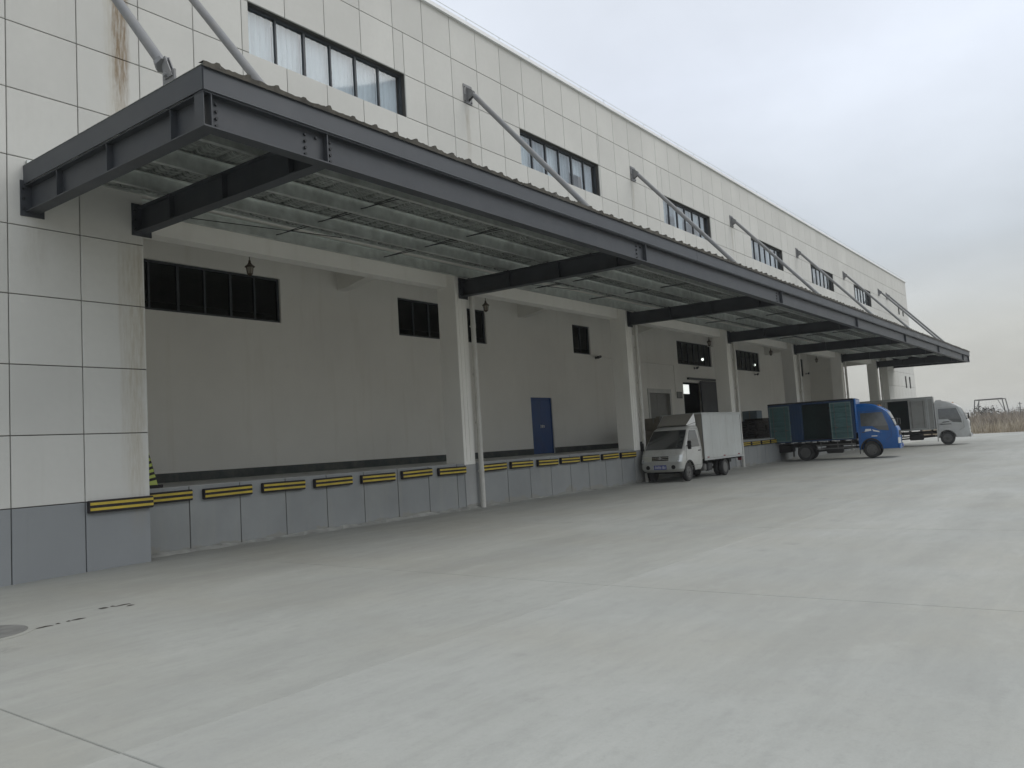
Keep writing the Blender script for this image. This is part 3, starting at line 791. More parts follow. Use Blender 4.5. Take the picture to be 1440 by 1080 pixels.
def cctv(x, z, label, dirx=-1):
    t_ = thing('security_camera', label, 'camera', (x, BACK, z))
    MB().cyl((0, 0, 0), (0, -.02, 0), .06, 10).cyl((0, -.02, 0), (0, -.18, -.02), .02, 8).build('bracket', 'camwhite', t_)
    MB().cyl((.12*dirx*-1, -.17, .04), (.22*dirx, -.26, -.02), .055, 10).cyl((.22*dirx, -.26, -.02), (.27*dirx, -.275, -.028), .062, 10).build('body', 'camwhite', t_, True)
cctv(23.95, 4.97, 'dark security camera on the dock wall beside the narrow window')
cctv(33.6, 4.93, 'dark security camera under the strip window above the open sliding door')
cctv(42.1, 4.9, 'dark security camera under the strip window next to the pallet stacks')
cctv(51.9, 5.3, 'dark security camera high on the wall near the open dock end')
sp = thing('wall_spotlight', 'small pale spotlight on an arm high on the dock wall above the blue door', 'spotlight', (19.0, BACK, 6.28))
MB().cyl((0, 0, 0), (0, -.16, .02), .018, 6).build('arm', 'pipe', sp)
MB().lathe((0, -.17, .02), (.6, -.5, .35), [(.035, -.12), (.05, -.02), (.085, .08), (.09, .10)], 10).build('head', 'pipe', sp, True)

# pallets, carton, sacks on the dock
def pallet():
    b = MB()
    for i in range(6): b.box(-.6+i*.205, -.5, .105, -.6+i*.205+.15, .5, .125)
    for yy in (-.5, -.05, .41): b.box(-.6, yy, .022, .575, yy+.09, .104)
    for i in (0, 2.5, 5): b.box(-.6+i*.205, -.5, .0, -.6+i*.205+.15, .5, .021)
    return b.build('pallet', 'wood')
p0 = tag(pallet(), 'dark wooden pallet in the stacks on the dock behind the blue truck', 'pallet', 'pallets stacked on the dock')
first = True; random.seed(6)
for (sx, sy, n, sn) in ((35.25, 2.9, 7, 'stack nearest the sliding door'), (36.75, 3.0, 8, 'middle stack'), (38.2, 3.0, 7, 'stack nearest the blue grey carton')):
    for i in range(n):
        o = p0 if first else p0.copy()
        if not first: col.objects.link(o)
        first = False; o['label'] = 'dark pallet, %s from the floor, in the %s' % (ORD[i], sn)
        o.location = (sx+random.uniform(-.06, .06), sy+random.uniform(-.06, .06), DOCKZ+.127*i); o.rotation_euler = (0, 0, random.uniform(-.08, .08))
ct = thing('storage_carton', 'blue grey carton standing behind the pallet stacks on the dock', 'carton', (39.0, 4.2, DOCKZ), .1)
MB().cbox(-.55, -.4, 0, .55, .4, 1.5, .02).build('body', 'carton', ct); MB().box(-.56, -.03, .2, .56, .03, 1.505).build('tape', 'greydoor', ct)
for f_ in (-.2, .2): MB().box(-.53, -.411, .3+f_*.5, .53, -.4005, .33+f_*.5).build('crease', 'chassis', ct)
rc = thing('plastic_bin', 'red plastic bin by the stacked pallets on the dock', 'bin', (36.2, 1.55, DOCKZ))
MB().prism([(-.28, 0), (.28, 0), (.34, .62), (-.34, .62)], 1, -.22, .22).build('tub', 'red', rc); MB().cbox(-.36, -.25, .6, .36, .25, .66, .012).build('lid', 'white', rc)
for i, (cx_, cy_, cz_, rz_, w2, d2, h2) in enumerate(((24.7, 2.7, 0, .1, .55, .4, .62), (24.75, 2.72, .622, .02, .5, .4, .5), (25.75, 2.8, 0, -.1, .42, .4, .75), (25.7, 2.8, .752, .15, .4, .36, .45))):
    c_ = thing('cardboard_box', 'brown cardboard box, %s, stacked on the dock behind the small white truck' % ('wide lower one', 'wide upper one', 'narrow lower one', 'narrow upper one')[i], 'box', (cx_, cy_, DOCKZ+cz_), rz_, 'boxes on the dock')
    MB().cbox(-w2, -d2, 0, w2, d2, h2, .012).build('body', 'sack', c_); MB().box(-w2-.002, -.035, h2*.6, w2+.002, .035, h2+.003).build('tape', 'greydoor', c_)
# manhole and scraps
mc = thing('manhole_cover', 'round worn manhole cover set in the concrete near the pier', 'manhole cover', (-1.60, -3.42, .012))
MB().lathe((0, 0, 0), (0, 0, 1), [(.50, -.05), (.50, .008), (.44, .010)], 40).build('ring', 'slabdark', mc); 
MB().lathe((0, 0, 0), (0, 0, 1), [(.43, 0), (.43, .014), (.40, .017)], 40).build('lid', 'cover', mc)
random.seed(5)
for (x, y, l, wd) in ((-1.09, -3.69, .16, .03), (-.97, -3.67, .05, .025), (-.86, -3.66, .05, .02), (-.77, -3.66, .15, .03), (-.36, -3.32, .10, .05), (-.27, -3.33, .05, .03), (-.17, -3.38, .20, .03), (-.16, -3.50, .09, .035)):
    g0 = gz(x, y); b = MB(); n = 8; vs = [(x, y, g0+.010)]
    for i in range(n):
        a = 2*math.pi*i/n; k_ = random.uniform(.7, 1.1); vs.append((x+l*.55*math.cos(a)*k_, y+wd*math.sin(a)*k_, g0+.0015))
    fs = [(0, 1+i, 1+(i+1) % n) for i in range(n)]
    tag(b.add(vs, fs).build('mud_scrap', 'mud'), 'dark scrap of dried mud on the concrete by the manhole', 'scrap', 'dark scraps on the concrete')

# ================================================================== TRUCKS (local: +x forward, +y left, origin on the ground at the cab's back)
def lerp(a, b, t): return a+(b-a)*t
class Cab:
    def __init__(s, levels, bulge=.06): s.lv = levels; s.bulge = bulge
    def at(s, z):
        lv = s.lv
        if z <= lv[0][0]: return lv[0][1:]
        for a, b in zip(lv, lv[1:]):
            if a[0] <= z <= b[0]:
                t = (z-a[0])/(b[0]-a[0]); return tuple(lerp(p, q, t) for p, q in zip(a[1:], b[1:]))
        return lv[-1][1:]
    def ring(s, z, off=0.):
        xb, xf, hw, r = s.at(z); hw += off; xf += off; pts = []
        side = [(lerp(xb, xf-r, q/4), hw) for q in range(5)]
        arc = [(xf-r+r*math.sin(a), hw-r+r*math.cos(a)) for a in (R(22), R(45), R(68), R(90))]
        fr = [(xf+s.bulge*(1-(lerp(hw-r, 0, q/4)/(hw))**2)-s.bulge*(1-((hw-r)/hw)**2), lerp(hw-r, 0, q/4)) for q in range(1, 5)]
        half = side+arc+fr
        full = half+[(x, -y) for x, y in reversed(half[:-1])]
        return [(x, y, z) for x, y in full]      # 25 points
    def shell(s):
        zs = sorted(set([l[0] for l in s.lv])); b = MB(); n = None; vs = []
        zz = []
        for a, c in zip(zs, zs[1:]): zz += [a, lerp(a, c, .5)]
        zz.append(zs[-1])
        for z in zz: r_ = s.ring(z); n = len(r_); vs += r_
        fs = []
        for l in range(len(zz)-1):
            for i in range(n): j = (i+1) % n; fs.append((l*n+i, l*n+j, l*n+n+j, l*n+n+i))
        fs += [tuple(range(n-1, -1, -1)), tuple((len(zz)-1)*n+i for i in range(n))]
        return b.add(vs, fs)
    def front(s, z0, z1, i0, i1, off=.008, nz=4):
        vs = []; b = MB(); rr = [s.ring(lerp(z0, z1, q/nz), off)[i0:i1+1] for q in range(nz+1)]
        m_ = i1-i0+1
        for r_ in rr: vs += r_
        return b.add(vs, [(l*m_+i, l*m_+i+1, (l+1)*m_+i+1, (l+1)*m_+i) for l in range(nz) for i in range(m_-1)])
    def side(s, pts, sg, off=.006, n=5):
        """pts: 4 corners (x,z): rear-low, front-low, front-top, rear-top"""
        b = MB(); vs = []
        for j in range(n+1):
            for i in range(n+1):
                u, v = i/n, j/n
                x = lerp(lerp(pts[0][0], pts[1][0], u), lerp(pts[3][0], pts[2][0], u), v); z = lerp(lerp(pts[0][1], pts[1][1], u), lerp(pts[3][1], pts[2][1], u), v)
                xb, xf, hw, r = s.at(z); d_ = x-(xf-r); y = hw if d_ <= 0 else hw-r+math.sqrt(max(0, r*r-d_*d_))
                vs.append((x, sg*(y+off), z))
        m_ = n+1
        return b.add(vs, [(j*m_+i, j*m_+i+1, (j+1)*m_+i+1, (j+1)*m_+i) for j in range(n) for i in range(n)])
def boolean_cut(o, cutters):
    for c in cutters:
        md = o.modifiers.new('cut', 'BOOLEAN'); md.object = c; md.operation = 'DIFFERENCE'; md.solver = 'EXACT'
    dg = bpy.context.evaluated_depsgraph_get(); me = bpy.data.meshes.new_from_object(o.evaluated_get(dg))
    o.modifiers.clear(); o.data = me
    for c in cutters: bpy.data.objects.remove(c)
    for p in me.polygons: p.use_smooth = True
    me.set_sharp_from_angle(angle=R(32))
def wheel(parent, x, y, r, wd, out, dual=False):
    """out = +1/-1 side the rim faces"""
    t_ = None
    for q in range(2 if dual else 1):
        yc = y-out*q*(wd+.05)
        h = wd/2; pr = [(r*.62, -h*.8), (r*.72, -h), (r*.90, -h), (r*.985, -h*.72), (r, -h*.3), (r, h*.3), (r*.985, h*.72), (r*.90, h), (r*.72, h), (r*.62, h*.8)]
        b = MB().lathe((x, yc, r), (0, 1, 0), pr, 28)
        o = b.build('tyre' if q else 'wheel', 'tyre', parent if q == 0 else t_, True)
        if q == 0: t_ = o
    rm = MB(); s = out*wd/2
    deep = .35 if dual else -.05
    rm.lathe((x, y, r), (0, out, 0), [(r*.63, wd*.42), (r*.60, wd*.46), (r*.55, wd*.3), (r*.34, wd*(.3-deep)), (r*.30, wd*(.42-deep)), (r*.16, wd*(.46-deep)), (r*.12, wd*(.62-deep)), (r*.03, wd*(.63-deep))], 24)
    rm.build('rim', 'rim', t_, True)
    hl = MB()
    for i in range(6):
        a = i*math.pi/3; yy = y+out*wd*(.335-deep*.5)
        hl.cyl((x+r*.45*math.cos(a), yy-out*.02, r+r*.45*math.sin(a)), (x+r*.45*math.cos(a), yy+out*.012, r+r*.45*math.sin(a)), r*.07, 8)
    hl.build('rim_holes', 'chassis', t_)
    return t_

def build_cab(T, lv, paint, wheel_x, r_w, side_win, shield, bumperz, lampz, dash=True, kind='light'):
    cab = Cab(lv)
    body = cab.shell().build('cab', paint, T, True)
    cut_ = []
    for sg in (-1, 1):
        c = MB().cyl((wheel_x, sg*.35, r_w+.02), (wheel_x, sg*1.6, r_w+.02), r_w*1.17, 28); cut_.append(c.build('cutter', paint))
        c = MB().box(wheel_x-r_w*1.17, sg*.35, -.2, wheel_x+r_w*1.17, sg*1.6, r_w+.02); cut_.append(c.build('cutter', paint))
    for c in cut_: c.parent = T
    bpy.context.view_layer.update(); boolean_cut(body, cut_)
    return cab, body

def light_truck(label, paint, loc, rz, dims, style):
    T = thing('box_truck', label, 'truck', loc, rz)
    s = dims['s']
    lv = [(.40*s, 0, 1.77, .89, .07), (.52*s, 0, 1.80, .905, .08), (1.0*s, 0, 1.80, .91, .08), (1.26*s, 0, 1.79, .91, .08), (1.36*s, 0, 1.75, .905, .08), (1.42*s, 0, 1.71, .90, .08),
          (1.75*s, 0, 1.57, .875, .08), (2.08*s, 0, 1.41, .84, .09), (2.22*s, 0, 1.26, .82, .12), (2.38*s, 0, 1.0, .78, .16), (2.48*s, .01, .72, .73, .18), (2.53*s, .05, .45, .66, .16)]
    r = dims['r']; wx = .56
    cab, body = build_cab(T, lv, paint, wx, r, None, None, None, None)
    # glass
    ws = cab.front(1.42*s, 2.10*s, 6, 18).build('windshield', 'carglass', T, True)
    MB().cyl((1.68, .3, 1.42*s), (1.56, -.25, 1.6*s), .012, 5).build('wiper', 'chassis', ws)
    for sg in (-1, 1):
        dr = MB(); 
        fr = cab.side([(.12, .78*s), (1.42, .78*s), (1.18, 2.2*s), (.12, 2.2*s)], sg, .004)
        # door seam: thin dark frame lines
        def seam(pts, wd=.014):
            bb = MB()
            for (xa, za), (xb_, zb_) in zip(pts, pts[1:]):
                n = 6
                for q in range(n):
                    p0_ = (lerp(xa, xb_, q/n), lerp(za, zb_, q/n)); p1_ = (lerp(xa, xb_, (q+1)/n), lerp(za, zb_, (q+1)/n))
                    def P(p):
                        xb2, xf2, hw, rr = cab.at(p[1]); d_ = p[0]-(xf2-rr); y = hw if d_ <= 0 else hw-rr+math.sqrt(max(0, rr*rr-d_*d_)); return (p[0], sg*(y+.001), p[1])
                    bb.cyl(P(p0_), P(p1_), wd/2, 4, cap=False)
            return bb
        seam([(.10, .80*s), (.10, 2.14*s), (1.20, 2.14*s), (1.48, 1.45*s), (1.50, .95*s), (1.22, .80*s)]).build('door_seam', 'chassis', T)
        win = cab.side([(.16, 1.47*s), (1.38, 1.45*s), (1.16, 2.08*s), (.16, 2.08*s)], sg).build('side_window', 'sideglass', T, True)
        cab.side([(.92, 1.28*s), (1.40, 1.22*s), (1.38, 1.449*s), (.66, 1.463*s)], sg).build('quarter_window', 'carglass', T, True)
        MB().box(.18, sg*.915, 1.18*s, .34, sg*.945, 1.215*s).build('door_handle', 'chassis', T)
        # mirror on an arm
        mo = MB().cyl((1.55, sg*.86, 1.75*s), (1.80, sg*1.06, 1.72*s), .014, 6).cyl((1.60, sg*.86, 1.40*s), (1.80, sg*1.06, 1.46*s), .014, 6).build('mirror_arm', 'chassis', T)
        MB().cbox(1.76, sg*1.0-.09, 1.42*s, 1.82, sg*1.0+.09, 1.76*s, .02).build('mirror', 'chassis', mo)
        hl = cab.front(.62*s, .88*s, *( (5, 10) if sg > 0 else (14, 19)), off=.012, nz=2).build('headlight', 'lamp', T, True)
        MB().cbox(.6, sg*.905, .98*s, .86, sg*.918, 1.02*s, .005).build('side_trim', 'white' if paint == 'bluecab' else paint, T)
        # arch lip
        b = MB(); n = 14; vs = []
        for i in range(n+1):
            a = math.pi*i/n; rr = r*1.17
            for dr_, yy in ((0, .86), (0, .925), (.055, .925), (.055, .90)):
                vs.append((wx+(rr+dr_)*math.cos(a), sg*yy, r+.02+(rr+dr_)*math.sin(a)))
        b.add(vs, [(4*i+j, 4*i+j+1, 4*i+5+j, 4*i+4+j) for i in range(n) for j in range(3)])
        b.build('wheel_arch', paint if style == 'silver' else 'chassis', T, True)
        wheel(T, wx, sg*.76, r, .20, sg)
        wheel(T, dims['rear'], sg*.80, r, .20, sg, True)
    cab.front(.98*s, 1.2*s, 9, 15, .008, 2).build('grille', 'chassis', T, True)
    bp = cab.front(.38*s, .60*s, 5, 19, .05, 3); bp.build('bumper', paint, T, True)
    MB().box(1.905, -.22, .45*s, 1.915, .22, .57*s).build('number_plate', 'plate', T)
    for yy in (-.5, 0, .5): MB().cbox(.95, yy-.06, 2.36*s, 1.05, yy+.06, 2.42*s, .01).build('marker_lamp', 'amber', T)
    # chassis
    x0, x1 = dims['box']; zb, zt = dims['bz']
    b = MB()
    for yy in (-.36, .36): b.box(x0+.1, yy-.04, zb-.28, .3, yy+.04, zb-.1)
    for xx in (x0+.15, x0+.9, -2.0, -1.1, -.3): b.box(xx, -.32, zb-.26, xx+.06, .32, zb-.14)
    b.cyl((dims['rear'], -.7, r), (dims['rear'], .7, r), .07, 10); b.cyl((wx, -.65, r), (wx, .65, r), .05, 8)
    b.lathe((dims['rear'], 0, r), (0, 1, 0), [(.08, -.2), (.17, -.08), (.17, .08), (.08, .2)], 12)
    b.cyl((dims['rear'], 0, r), (.2, 0, r+.15), .045, 8)
    for i in range(8): b.box(x0+.05+i*(x1-x0-.1)/7.3, -.9, zb-.10, x0+.11+i*(x1-x0-.1)/7.3, .9, zb-.01)
    b.build('chassis', 'chassis', T)
    MB().cbox(-1.55, -.86, zb-.62, -.75, -.5, zb-.25, .05).build('fuel_tank', 'chassis', T)
    for sg in (-1, 1):
        g_ = MB()
        for z in (zb-.42, zb-.24): g_.box(dims['rear']+.55, sg*.88, z, -.15, sg*.91, z+.05)
        for xx in (dims['rear']+.75, -1.0, -.35): g_.box(xx, sg*.87, zb-.44, xx+.04, sg*.90, zb-.06)
        g_.build('side_guard', 'rim' if style == 'blue' else 'chassis', T)
        MB().box(dims['rear']-.62, sg*.70-.13, .22, dims['rear']-.60, sg*.70+.13, zb-.1).build('mudflap', 'chassis', T)
        MB().box(wx-.56, sg*.74-.12, .2, wx-.545, sg*.74+.12, .62).build('mudflap', 'chassis', T)
        g2 = MB()
        for i in range(5): g2.box(x0+.5+i*.62, sg*.951, zb-.045, x0+.72+i*.62, sg*.957, zb-.005)
        g2.build('reflector_strip', 'white', T)
    MB().box(x0+.02, -.85, .36, x0+.10, .85, .50).box(x0+.04, -.5, .5, x0+.08, -.44, zb-.1).box(x0+.04, .44, .5, x0+.08, .5, zb-.1).build('rear_guard', 'chassis', T)
    return T, cab

def rib_panel(x0, x1, z0, z1, y, sg, m, T, n=6, name='door_leaf', rail='boxrail', vertical=False):
    """box side panel of height z0..z1 lying at side y (sg -1 right), with pressed ribs and an edge frame"""
    p = MB().box(x0, y, z0, x1, y+sg*.025, z1).build(name, m, T)
    b = MB(); yo = y+sg*.025
    if vertical:
        for i in range(n):
            xx = lerp(x0, x1, (i+.25)/n); wd = (x1-x0)/n*.5
            b.prism([(xx, yo), (xx+wd*.2, yo+sg*.028), (xx+wd*.8, yo+sg*.028), (xx+wd, yo)], 2, z0+.03, z1-.03)
    else:
        for i in range(n):
            zz = lerp(z0, z1, (i+.15)/n); h = (z1-z0)/n*.7
            b.prism([(yo, zz), (yo+sg*.026, zz+h*.12), (yo+sg*.026, zz+h*.88), (yo, zz+h)], 0, x0+.05, x1-.05)
    b.build('ribs', m, p)
    if rail:
        f_ = MB()
        f_.box(x0-.003, y, z0-.003, x0+.045, yo+sg*.02, z1+.003); f_.box(x1-.045, y, z0-.003, x1+.003, yo+sg*.02, z1+.003)
        f_.box(x0+.045, y, z0-.003, x1-.045, yo+sg*.019, z0+.04); f_.box(x0+.045, y, z1-.04, x1-.045, yo+sg*.019, z1+.003)
        f_.build('leaf_frame', rail, p)
    return p

def box_body(T, x0, x1, z0, z1, hw, skin, frame, inner, opening=None, open_side=-1, roofm=None):
    """hollow body: floor, roof, ends and sides; opening=(xa,xb) on one side"""
    t_ = .04
    MB().box(x0, -hw, z0, x1, hw, z0+.07).build('box_floor', 'chassis', T)
    MB().cbox(x0-.01, -hw-.01, z1-.06, x1+.01, hw+.01, z1+.01, .02).build('box_roof', roofm or skin, T)
    MB().box(x0, -hw+.002, z0+.07, x0+t_, hw-.002, z1-.06).build('box_rear', skin, T)
    MB().box(x1-t_, -hw+.002, z0+.07, x1, hw-.002, z1-.06).build('box_front', skin, T)
    for sg in (-1, 1):
        a, c = x0+t_, x1-t_; z_a, z_b = z0+.07, z1-.06
        y0, y1 = sg*(hw-t_), sg*hw
        if opening and sg == open_side:
            MB().box(a, y0, z_a, opening[0], y1, z_b).build('box_side', skin, T); MB().box(opening[1], y0, z_a, c, y1, z_b).build('box_side', skin, T)
            MB().box(opening[0], y0, z_b-.08, opening[1], y1, z_b).build('box_side', skin, T)
        else: MB().box(a, y0, z_a, c, y1, z_b).build('box_side', skin, T)
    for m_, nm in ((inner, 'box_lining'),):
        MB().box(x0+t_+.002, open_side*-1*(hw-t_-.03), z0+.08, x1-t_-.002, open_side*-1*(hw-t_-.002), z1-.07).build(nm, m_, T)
    f_ = MB()
    for sg in (-1, 1):
        for xx in (x0, x1-.06): f_.box(xx, sg*(hw-.02), z0, xx+.06, sg*(hw+.018), z1-.062)
        f_.box(x0+.06, sg*(hw-.02), z1-.13, x1-.06, sg*(hw+.018), z1-.062); f_.box(x0+.06, sg*(hw-.02), z0-.02, x1-.06, sg*(hw+.018), z0+.05)
    f_.build('box_rail', frame, T)

# ---- blue truck, angled out from the dock with its side doors folded back
def place(rear_wheel_xy, heading, rear, hw, scx=1.):
    """origin so that the right rear tyre's outer face stands at rear_wheel_xy; heading = angle of local +x"""
    c, s_ = math.cos(heading), math.sin(heading); lx, ly = rear*scx, -hw
    return (rear_wheel_xy[0]-(c*lx-s_*ly), rear_wheel_xy[1]-(s_*lx+c*ly), 0)
hd = R(-90+8)
dims = dict(s=1.0, r=.385, rear=-2.55, box=(-4.22, -.10), bz=(.92, 2.80))
loc = place((32.13, -.69), hd, -2.55, .90*.92, .885); loc = (loc[0], loc[1], .044)
T, cab = light_truck('blue box truck with teal side doors folded open, backed up to the dock', 'bluecab', loc, hd, dims, 'blue')
T.scale = (.885, .92, .945)
x0, x1 = dims['box']; z0, z1 = dims['bz']
box_body(T, x0, x1, z0, z1, .95, 'blueside', 'blueside', 'tealdark', (-2.55, -1.22), -1, 'chassis')
rib_panel(x0+.05, -3.16, z0+.04, z1-.14, -.972, -1, 'teal', T, 7, rail='tealrail')
rib_panel(-1.20, -.22, z0+.04, z1-.14, -.972, -1, 'teal', T, 7, rail='tealrail')
for lx in (x0+.25, -3.4, -1.0, -.45):
    lb = MB().cyl((lx, -1.035, z0+.08), (lx, -1.035, z1-.18), .014, 6).build('lock_bar', 'rim', T)
    MB().box(lx-.03, -1.05, z0+.55, lx+.12, -1.03, z0+.60).build('lever', 'rim', lb)
for lz in (z0+.25, z0+.9, z1-.4):
    for lx in (-3.17, -1.225): MB().cbox(lx-.05, -1.0, lz, lx+.05, -.955, lz+.06, .006).build('hinge', 'chassis', T)
MB().cbox(x0+.15, -.5, .42, x0+.95, .5, .80, .06).build('spare_wheel_carrier', 'chassis', T)
b = MB()
for i in range(4): b.box(-3.08+i*.14, -.951, z0+.1, -3.02+i*.14, -.963, z1-.16)
b.build('side_ribs', 'blueside', T)
MB().cbox(-.10, -.93, z0+.25, .02, .93, z1+.0, .05).build('box_header', 'bluecab', T)
cab.side([(.3, 1.22), (.62, 1.25), (.6, 1.33), (.36, 1.34)], -1, .007, 3).build('door_lettering', 'white', T)
cab.side([(.7, 1.22), (1.0, 1.16), (.95, 1.22), (.66, 1.31)], -1, .007, 3).build('door_lettering', 'white', T)

# ---- silver grey truck beyond it
hd2 = R(-90+8)
dims2 = dict(s=1.05, r=.405, rear=-2.75, box=(-4.75, -.05), bz=(.98, 2.95))
loc2 = place((47.9, -.78), hd2, -2.75, .90*.98, .955); loc2 = (loc2[0], loc2[1], .036)
T2, cab2 = light_truck('silver grey box truck with an open side doorway parked beyond the blue truck', 'silver', loc2, hd2, dims2, 'silver')
T2.scale = (.955, .98, .98)
x0, x1 = dims2['box']; z0, z1 = dims2['bz']
box_body(T2, x0, x1, z0, z1, .97, 'silverbox', 'boxrail', 'tealdark', (-2.62, -1.46), -1, 'boxrail')
rib_panel(x0+.07, -2.66, z0+.06, z1-.15, -.972, -1, 'silverbox', T2, 9, 'box_panel', None, True)
rib_panel(-1.44, -.45, z0+.06, z1-.15, -.972, -1, 'silverbox', T2, 1)
MB().box(-.42, -1.0, z0+.02, -.34, -.97, z1-.13).build('door_post', 'boxrail', T2)
for lx in (-1.3, -.62): MB().cyl((lx, -1.03, z0+.1), (lx, -1.03, z1-.2), .014, 6).build('lock_bar', 'rim', T2)
cab2.side([(.25, 1.22), (.85, 1.22), (.8, 1.26), (.3, 1.26)], -1, .007, 3).build('door_lettering', 'chassis', T2)
cab2.side([(.3, 1.33), (.75, 1.36), (.7, 1.40), (.4, 1.39)], -1, .007, 3).build('door_lettering', 'chassis', T2)
MB().cbox(.02, -.62, 2.52, .5, .62, 2.72, .08).build('roof_spoiler', 'silver', T2)

# ---- small white truck facing the viewer, parallel to the dock
def small_truck():
    T = thing('small_box_truck', 'small white box truck with a blue number plate parked along the dock', 'truck', (20.18, -.36, .052), R(180))
    T.scale = (.967, .967, .967)
    lv = [(.34, 0, 1.52, .66, .14), (.44, 0, 1.62, .72, .13), (.66, 0, 1.64, .74, .14), (.86, 0, 1.61, .745, .15), (.98, 0, 1.50, .745, .15), (1.08, 0, 1.36, .74, .13),
          (1.40, 0, 1.07, .70, .10), (1.70, 0, .80, .655, .10), (1.80, 0, .62, .62, .13), (1.86, .04, .42, .55, .18)]
    r = .30; wx = 1.02
    cab, body = build_cab(T, lv, 'whitecab', wx, r, None, None, None, None); cab.bulge = .06
    ws = cab.front(1.08, 1.70, 7, 17).build('windshield', 'carglass', T, True)
    MB().cyl((1.33, .1, 1.10), (1.20, .5, 1.27), .01, 5).cyl((1.33, -.35, 1.10), (1.20, .05, 1.27), .01, 5).build('wiper', 'chassis', ws)
    for sg in (-1, 1):
        cab.side([(.14, 1.12), (1.10, 1.10), (.72, 1.68), (.22, 1.68)], sg).build('side_window', 'carglass', T, True)
        b = MB()
        for (xa, za), (xb_, zb_) in (((.06, .5), (.06, 1.72)), ((.06, 1.72), (.70, 1.72)), ((.70, 1.72), (1.20, 1.05)), ((1.20, 1.05), (1.22, .66)), ((.06, .5), (.62, .5))):
            for q in range(5):
                def P(t_):
                    x, z = lerp(xa, xb_, t_), lerp(za, zb_, t_); xb2, xf2, hw, rr = cab.at(z); d_ = x-(xf2-rr)
                    return (x, sg*((hw if d_ <= 0 else hw-rr+math.sqrt(max(0, rr*rr-d_*d_)))+.001), z)
                b.cyl(P(q/5), P((q+1)/5), .005, 4, cap=False)
        b.build('door_seam', 'chassis', T)
        MB().box(.12, sg*.745, .97, .28, sg*.768, 1.0).build('door_handle', 'chassis', T)
        mo = MB().cyl((1.12, sg*.70, 1.16), (1.22, sg*.86, 1.18), .013, 6).build('mirror_arm', 'chassis', T)
        MB().cbox(1.18, sg*.87-.065, 1.05, 1.24, sg*.87+.065, 1.33, .02).build('mirror', 'chassis', mo)
        cab.front(.66, .89, *((5, 10) if sg > 0 else (14, 19)), off=.01, nz=2).build('headlight', 'lamp', T, True)
        cab.front(.69, .74, *((6, 8) if sg > 0 else (16, 18)), off=.014, nz=2).build('turn_signal', 'chrome', T, True)
        fl = MB().lathe((1.63, sg*.46, .50), (1, 0, 0), [(.07, .0), (.07, .045), (.05, .05)], 12); fl.build('fog_lamp', 'chassis', T)
        b = MB(); n = 12; vs = []
        for i in range(n+1):
            a = math.pi*i/n; rr = r*1.17
            for dr_, yy in ((0, .68), (0, .748), (.03, .75), (.035, .735)): vs.append((wx+(rr+dr_)*math.cos(a), sg*yy, r+.02+(rr+dr_)*math.sin(a)))
        b.add(vs, [(4*i+j, 4*i+j+1, 4*i+5+j, 4*i+4+j) for i in range(n) for j in range(3)]); b.build('wheel_arch', 'chassis', T, True)
        wheel(T, wx, sg*.63, r, .16, sg)
        wheel(T, -2.0, sg*.64, r, .16, sg, True)
        MB().box(-2.42, sg*.6-.1, .16, -2.405, sg*.6+.1, .55).build('mudflap', 'chassis', T)
    gr = cab.front(.72, .86, 10, 14, .008, 2).build('grille', 'chassis', T, True)
    for z in (.75, .81): cab.front(z, z+.018, 10, 14, .016, 1).build('grille_bar', 'chrome', gr)
    MB().lathe((1.655, 0, .80), (1, 0, 0), [(.05, 0), (.05, .015), (.03, .02)], 14).build('badge', 'chrome', gr)
    cab.front(.36, .60, 5, 19, .02, 3).build('bumper', 'whitecab', T, True)
    pl = MB().box(1.69, -.22, .43, 1.70, .22, .57).build('number_plate', 'plate', T)
    b = MB()
    for i, (ya, wd) in enumerate(((.19, .055), (.125, .045), (.04, .045), (-.02, .045), (-.08, .045), (-.14, .045))):
        b.box(1.7005, ya-wd, .455, 1.703, ya-wd+.012, .545); b.box(1.7005, ya-.012, .455, 1.703, ya, .545)
        for z in (.455, .495, .533)[:(3 if i % 2 else 2)]: b.box(1.7005, ya-wd+.012, z, 1.703, ya-.012, z+.012)
    b.build('plate_characters', 'white', pl)
    # wind deflector
    df = MB(); df.add([(.62, -.52, 1.86), (.62, .52, 1.86), (.05, .56, 2.24), (.05, -.56, 2.24), (.05, -.60, 1.84), (.05, .60, 1.84)],
                      [(0, 1, 2, 3), (0, 3, 4), (1, 5, 2), (2, 5, 4, 3), (0, 4, 5, 1)])
    do = df.build('wind_deflector', 'boxfront', T)
    for sg in (-1, 1):
        MB().add([(.64, sg*.535, 1.85), (.05, sg*.575, 2.25), (.05, sg*.615, 1.95), (.63, sg*.545, 1.84)], [(0, 1, 2, 3)]).add([(.62, sg*.55, 1.83), (.05, sg*.62, 1.93), (.05, sg*.61, 1.83)], [(0, 1, 2)]).build('deflector_wing', 'white', do)
    x0, x1, z0, z1, hw = -3.60, -.10, .62, 2.25, .78
    b = MB()
    for yy in (-.3, .3): b.box(x0+.1, yy-.03, z0-.2, .3, yy+.03, z0-.06)
    for i in range(6): b.box(x0+.1+i*.62, -.75, z0-.06, x0+.15+i*.62, .75, z0-.002)
    b.cyl((-2.0, -.6, r), (-2.0, .6, r), .05, 8).cyl((wx, -.55, r), (wx, .55, r), .04, 8).lathe((-2.0, 0, r), (0, 1, 0), [(.06, -.15), (.13, -.06), (.13, .06), (.06, .15)], 10)
    b.cyl((-2, 0, r), (.3, 0, r+.1), .035, 8)
    b.build('chassis', 'chassis', T)
    MB().cbox(-.95, .42, .26, -.55, .68, .52, .03).build('fuel_tank', 'chassis', T)
    MB().cbox(-.50, .45, .26, -.28, .66, .50, .03).build('battery_box', 'rim', T)
    MB().box(x0, -hw, z0, x1, hw, z0+.05).build('box_floor', 'chassis', T)
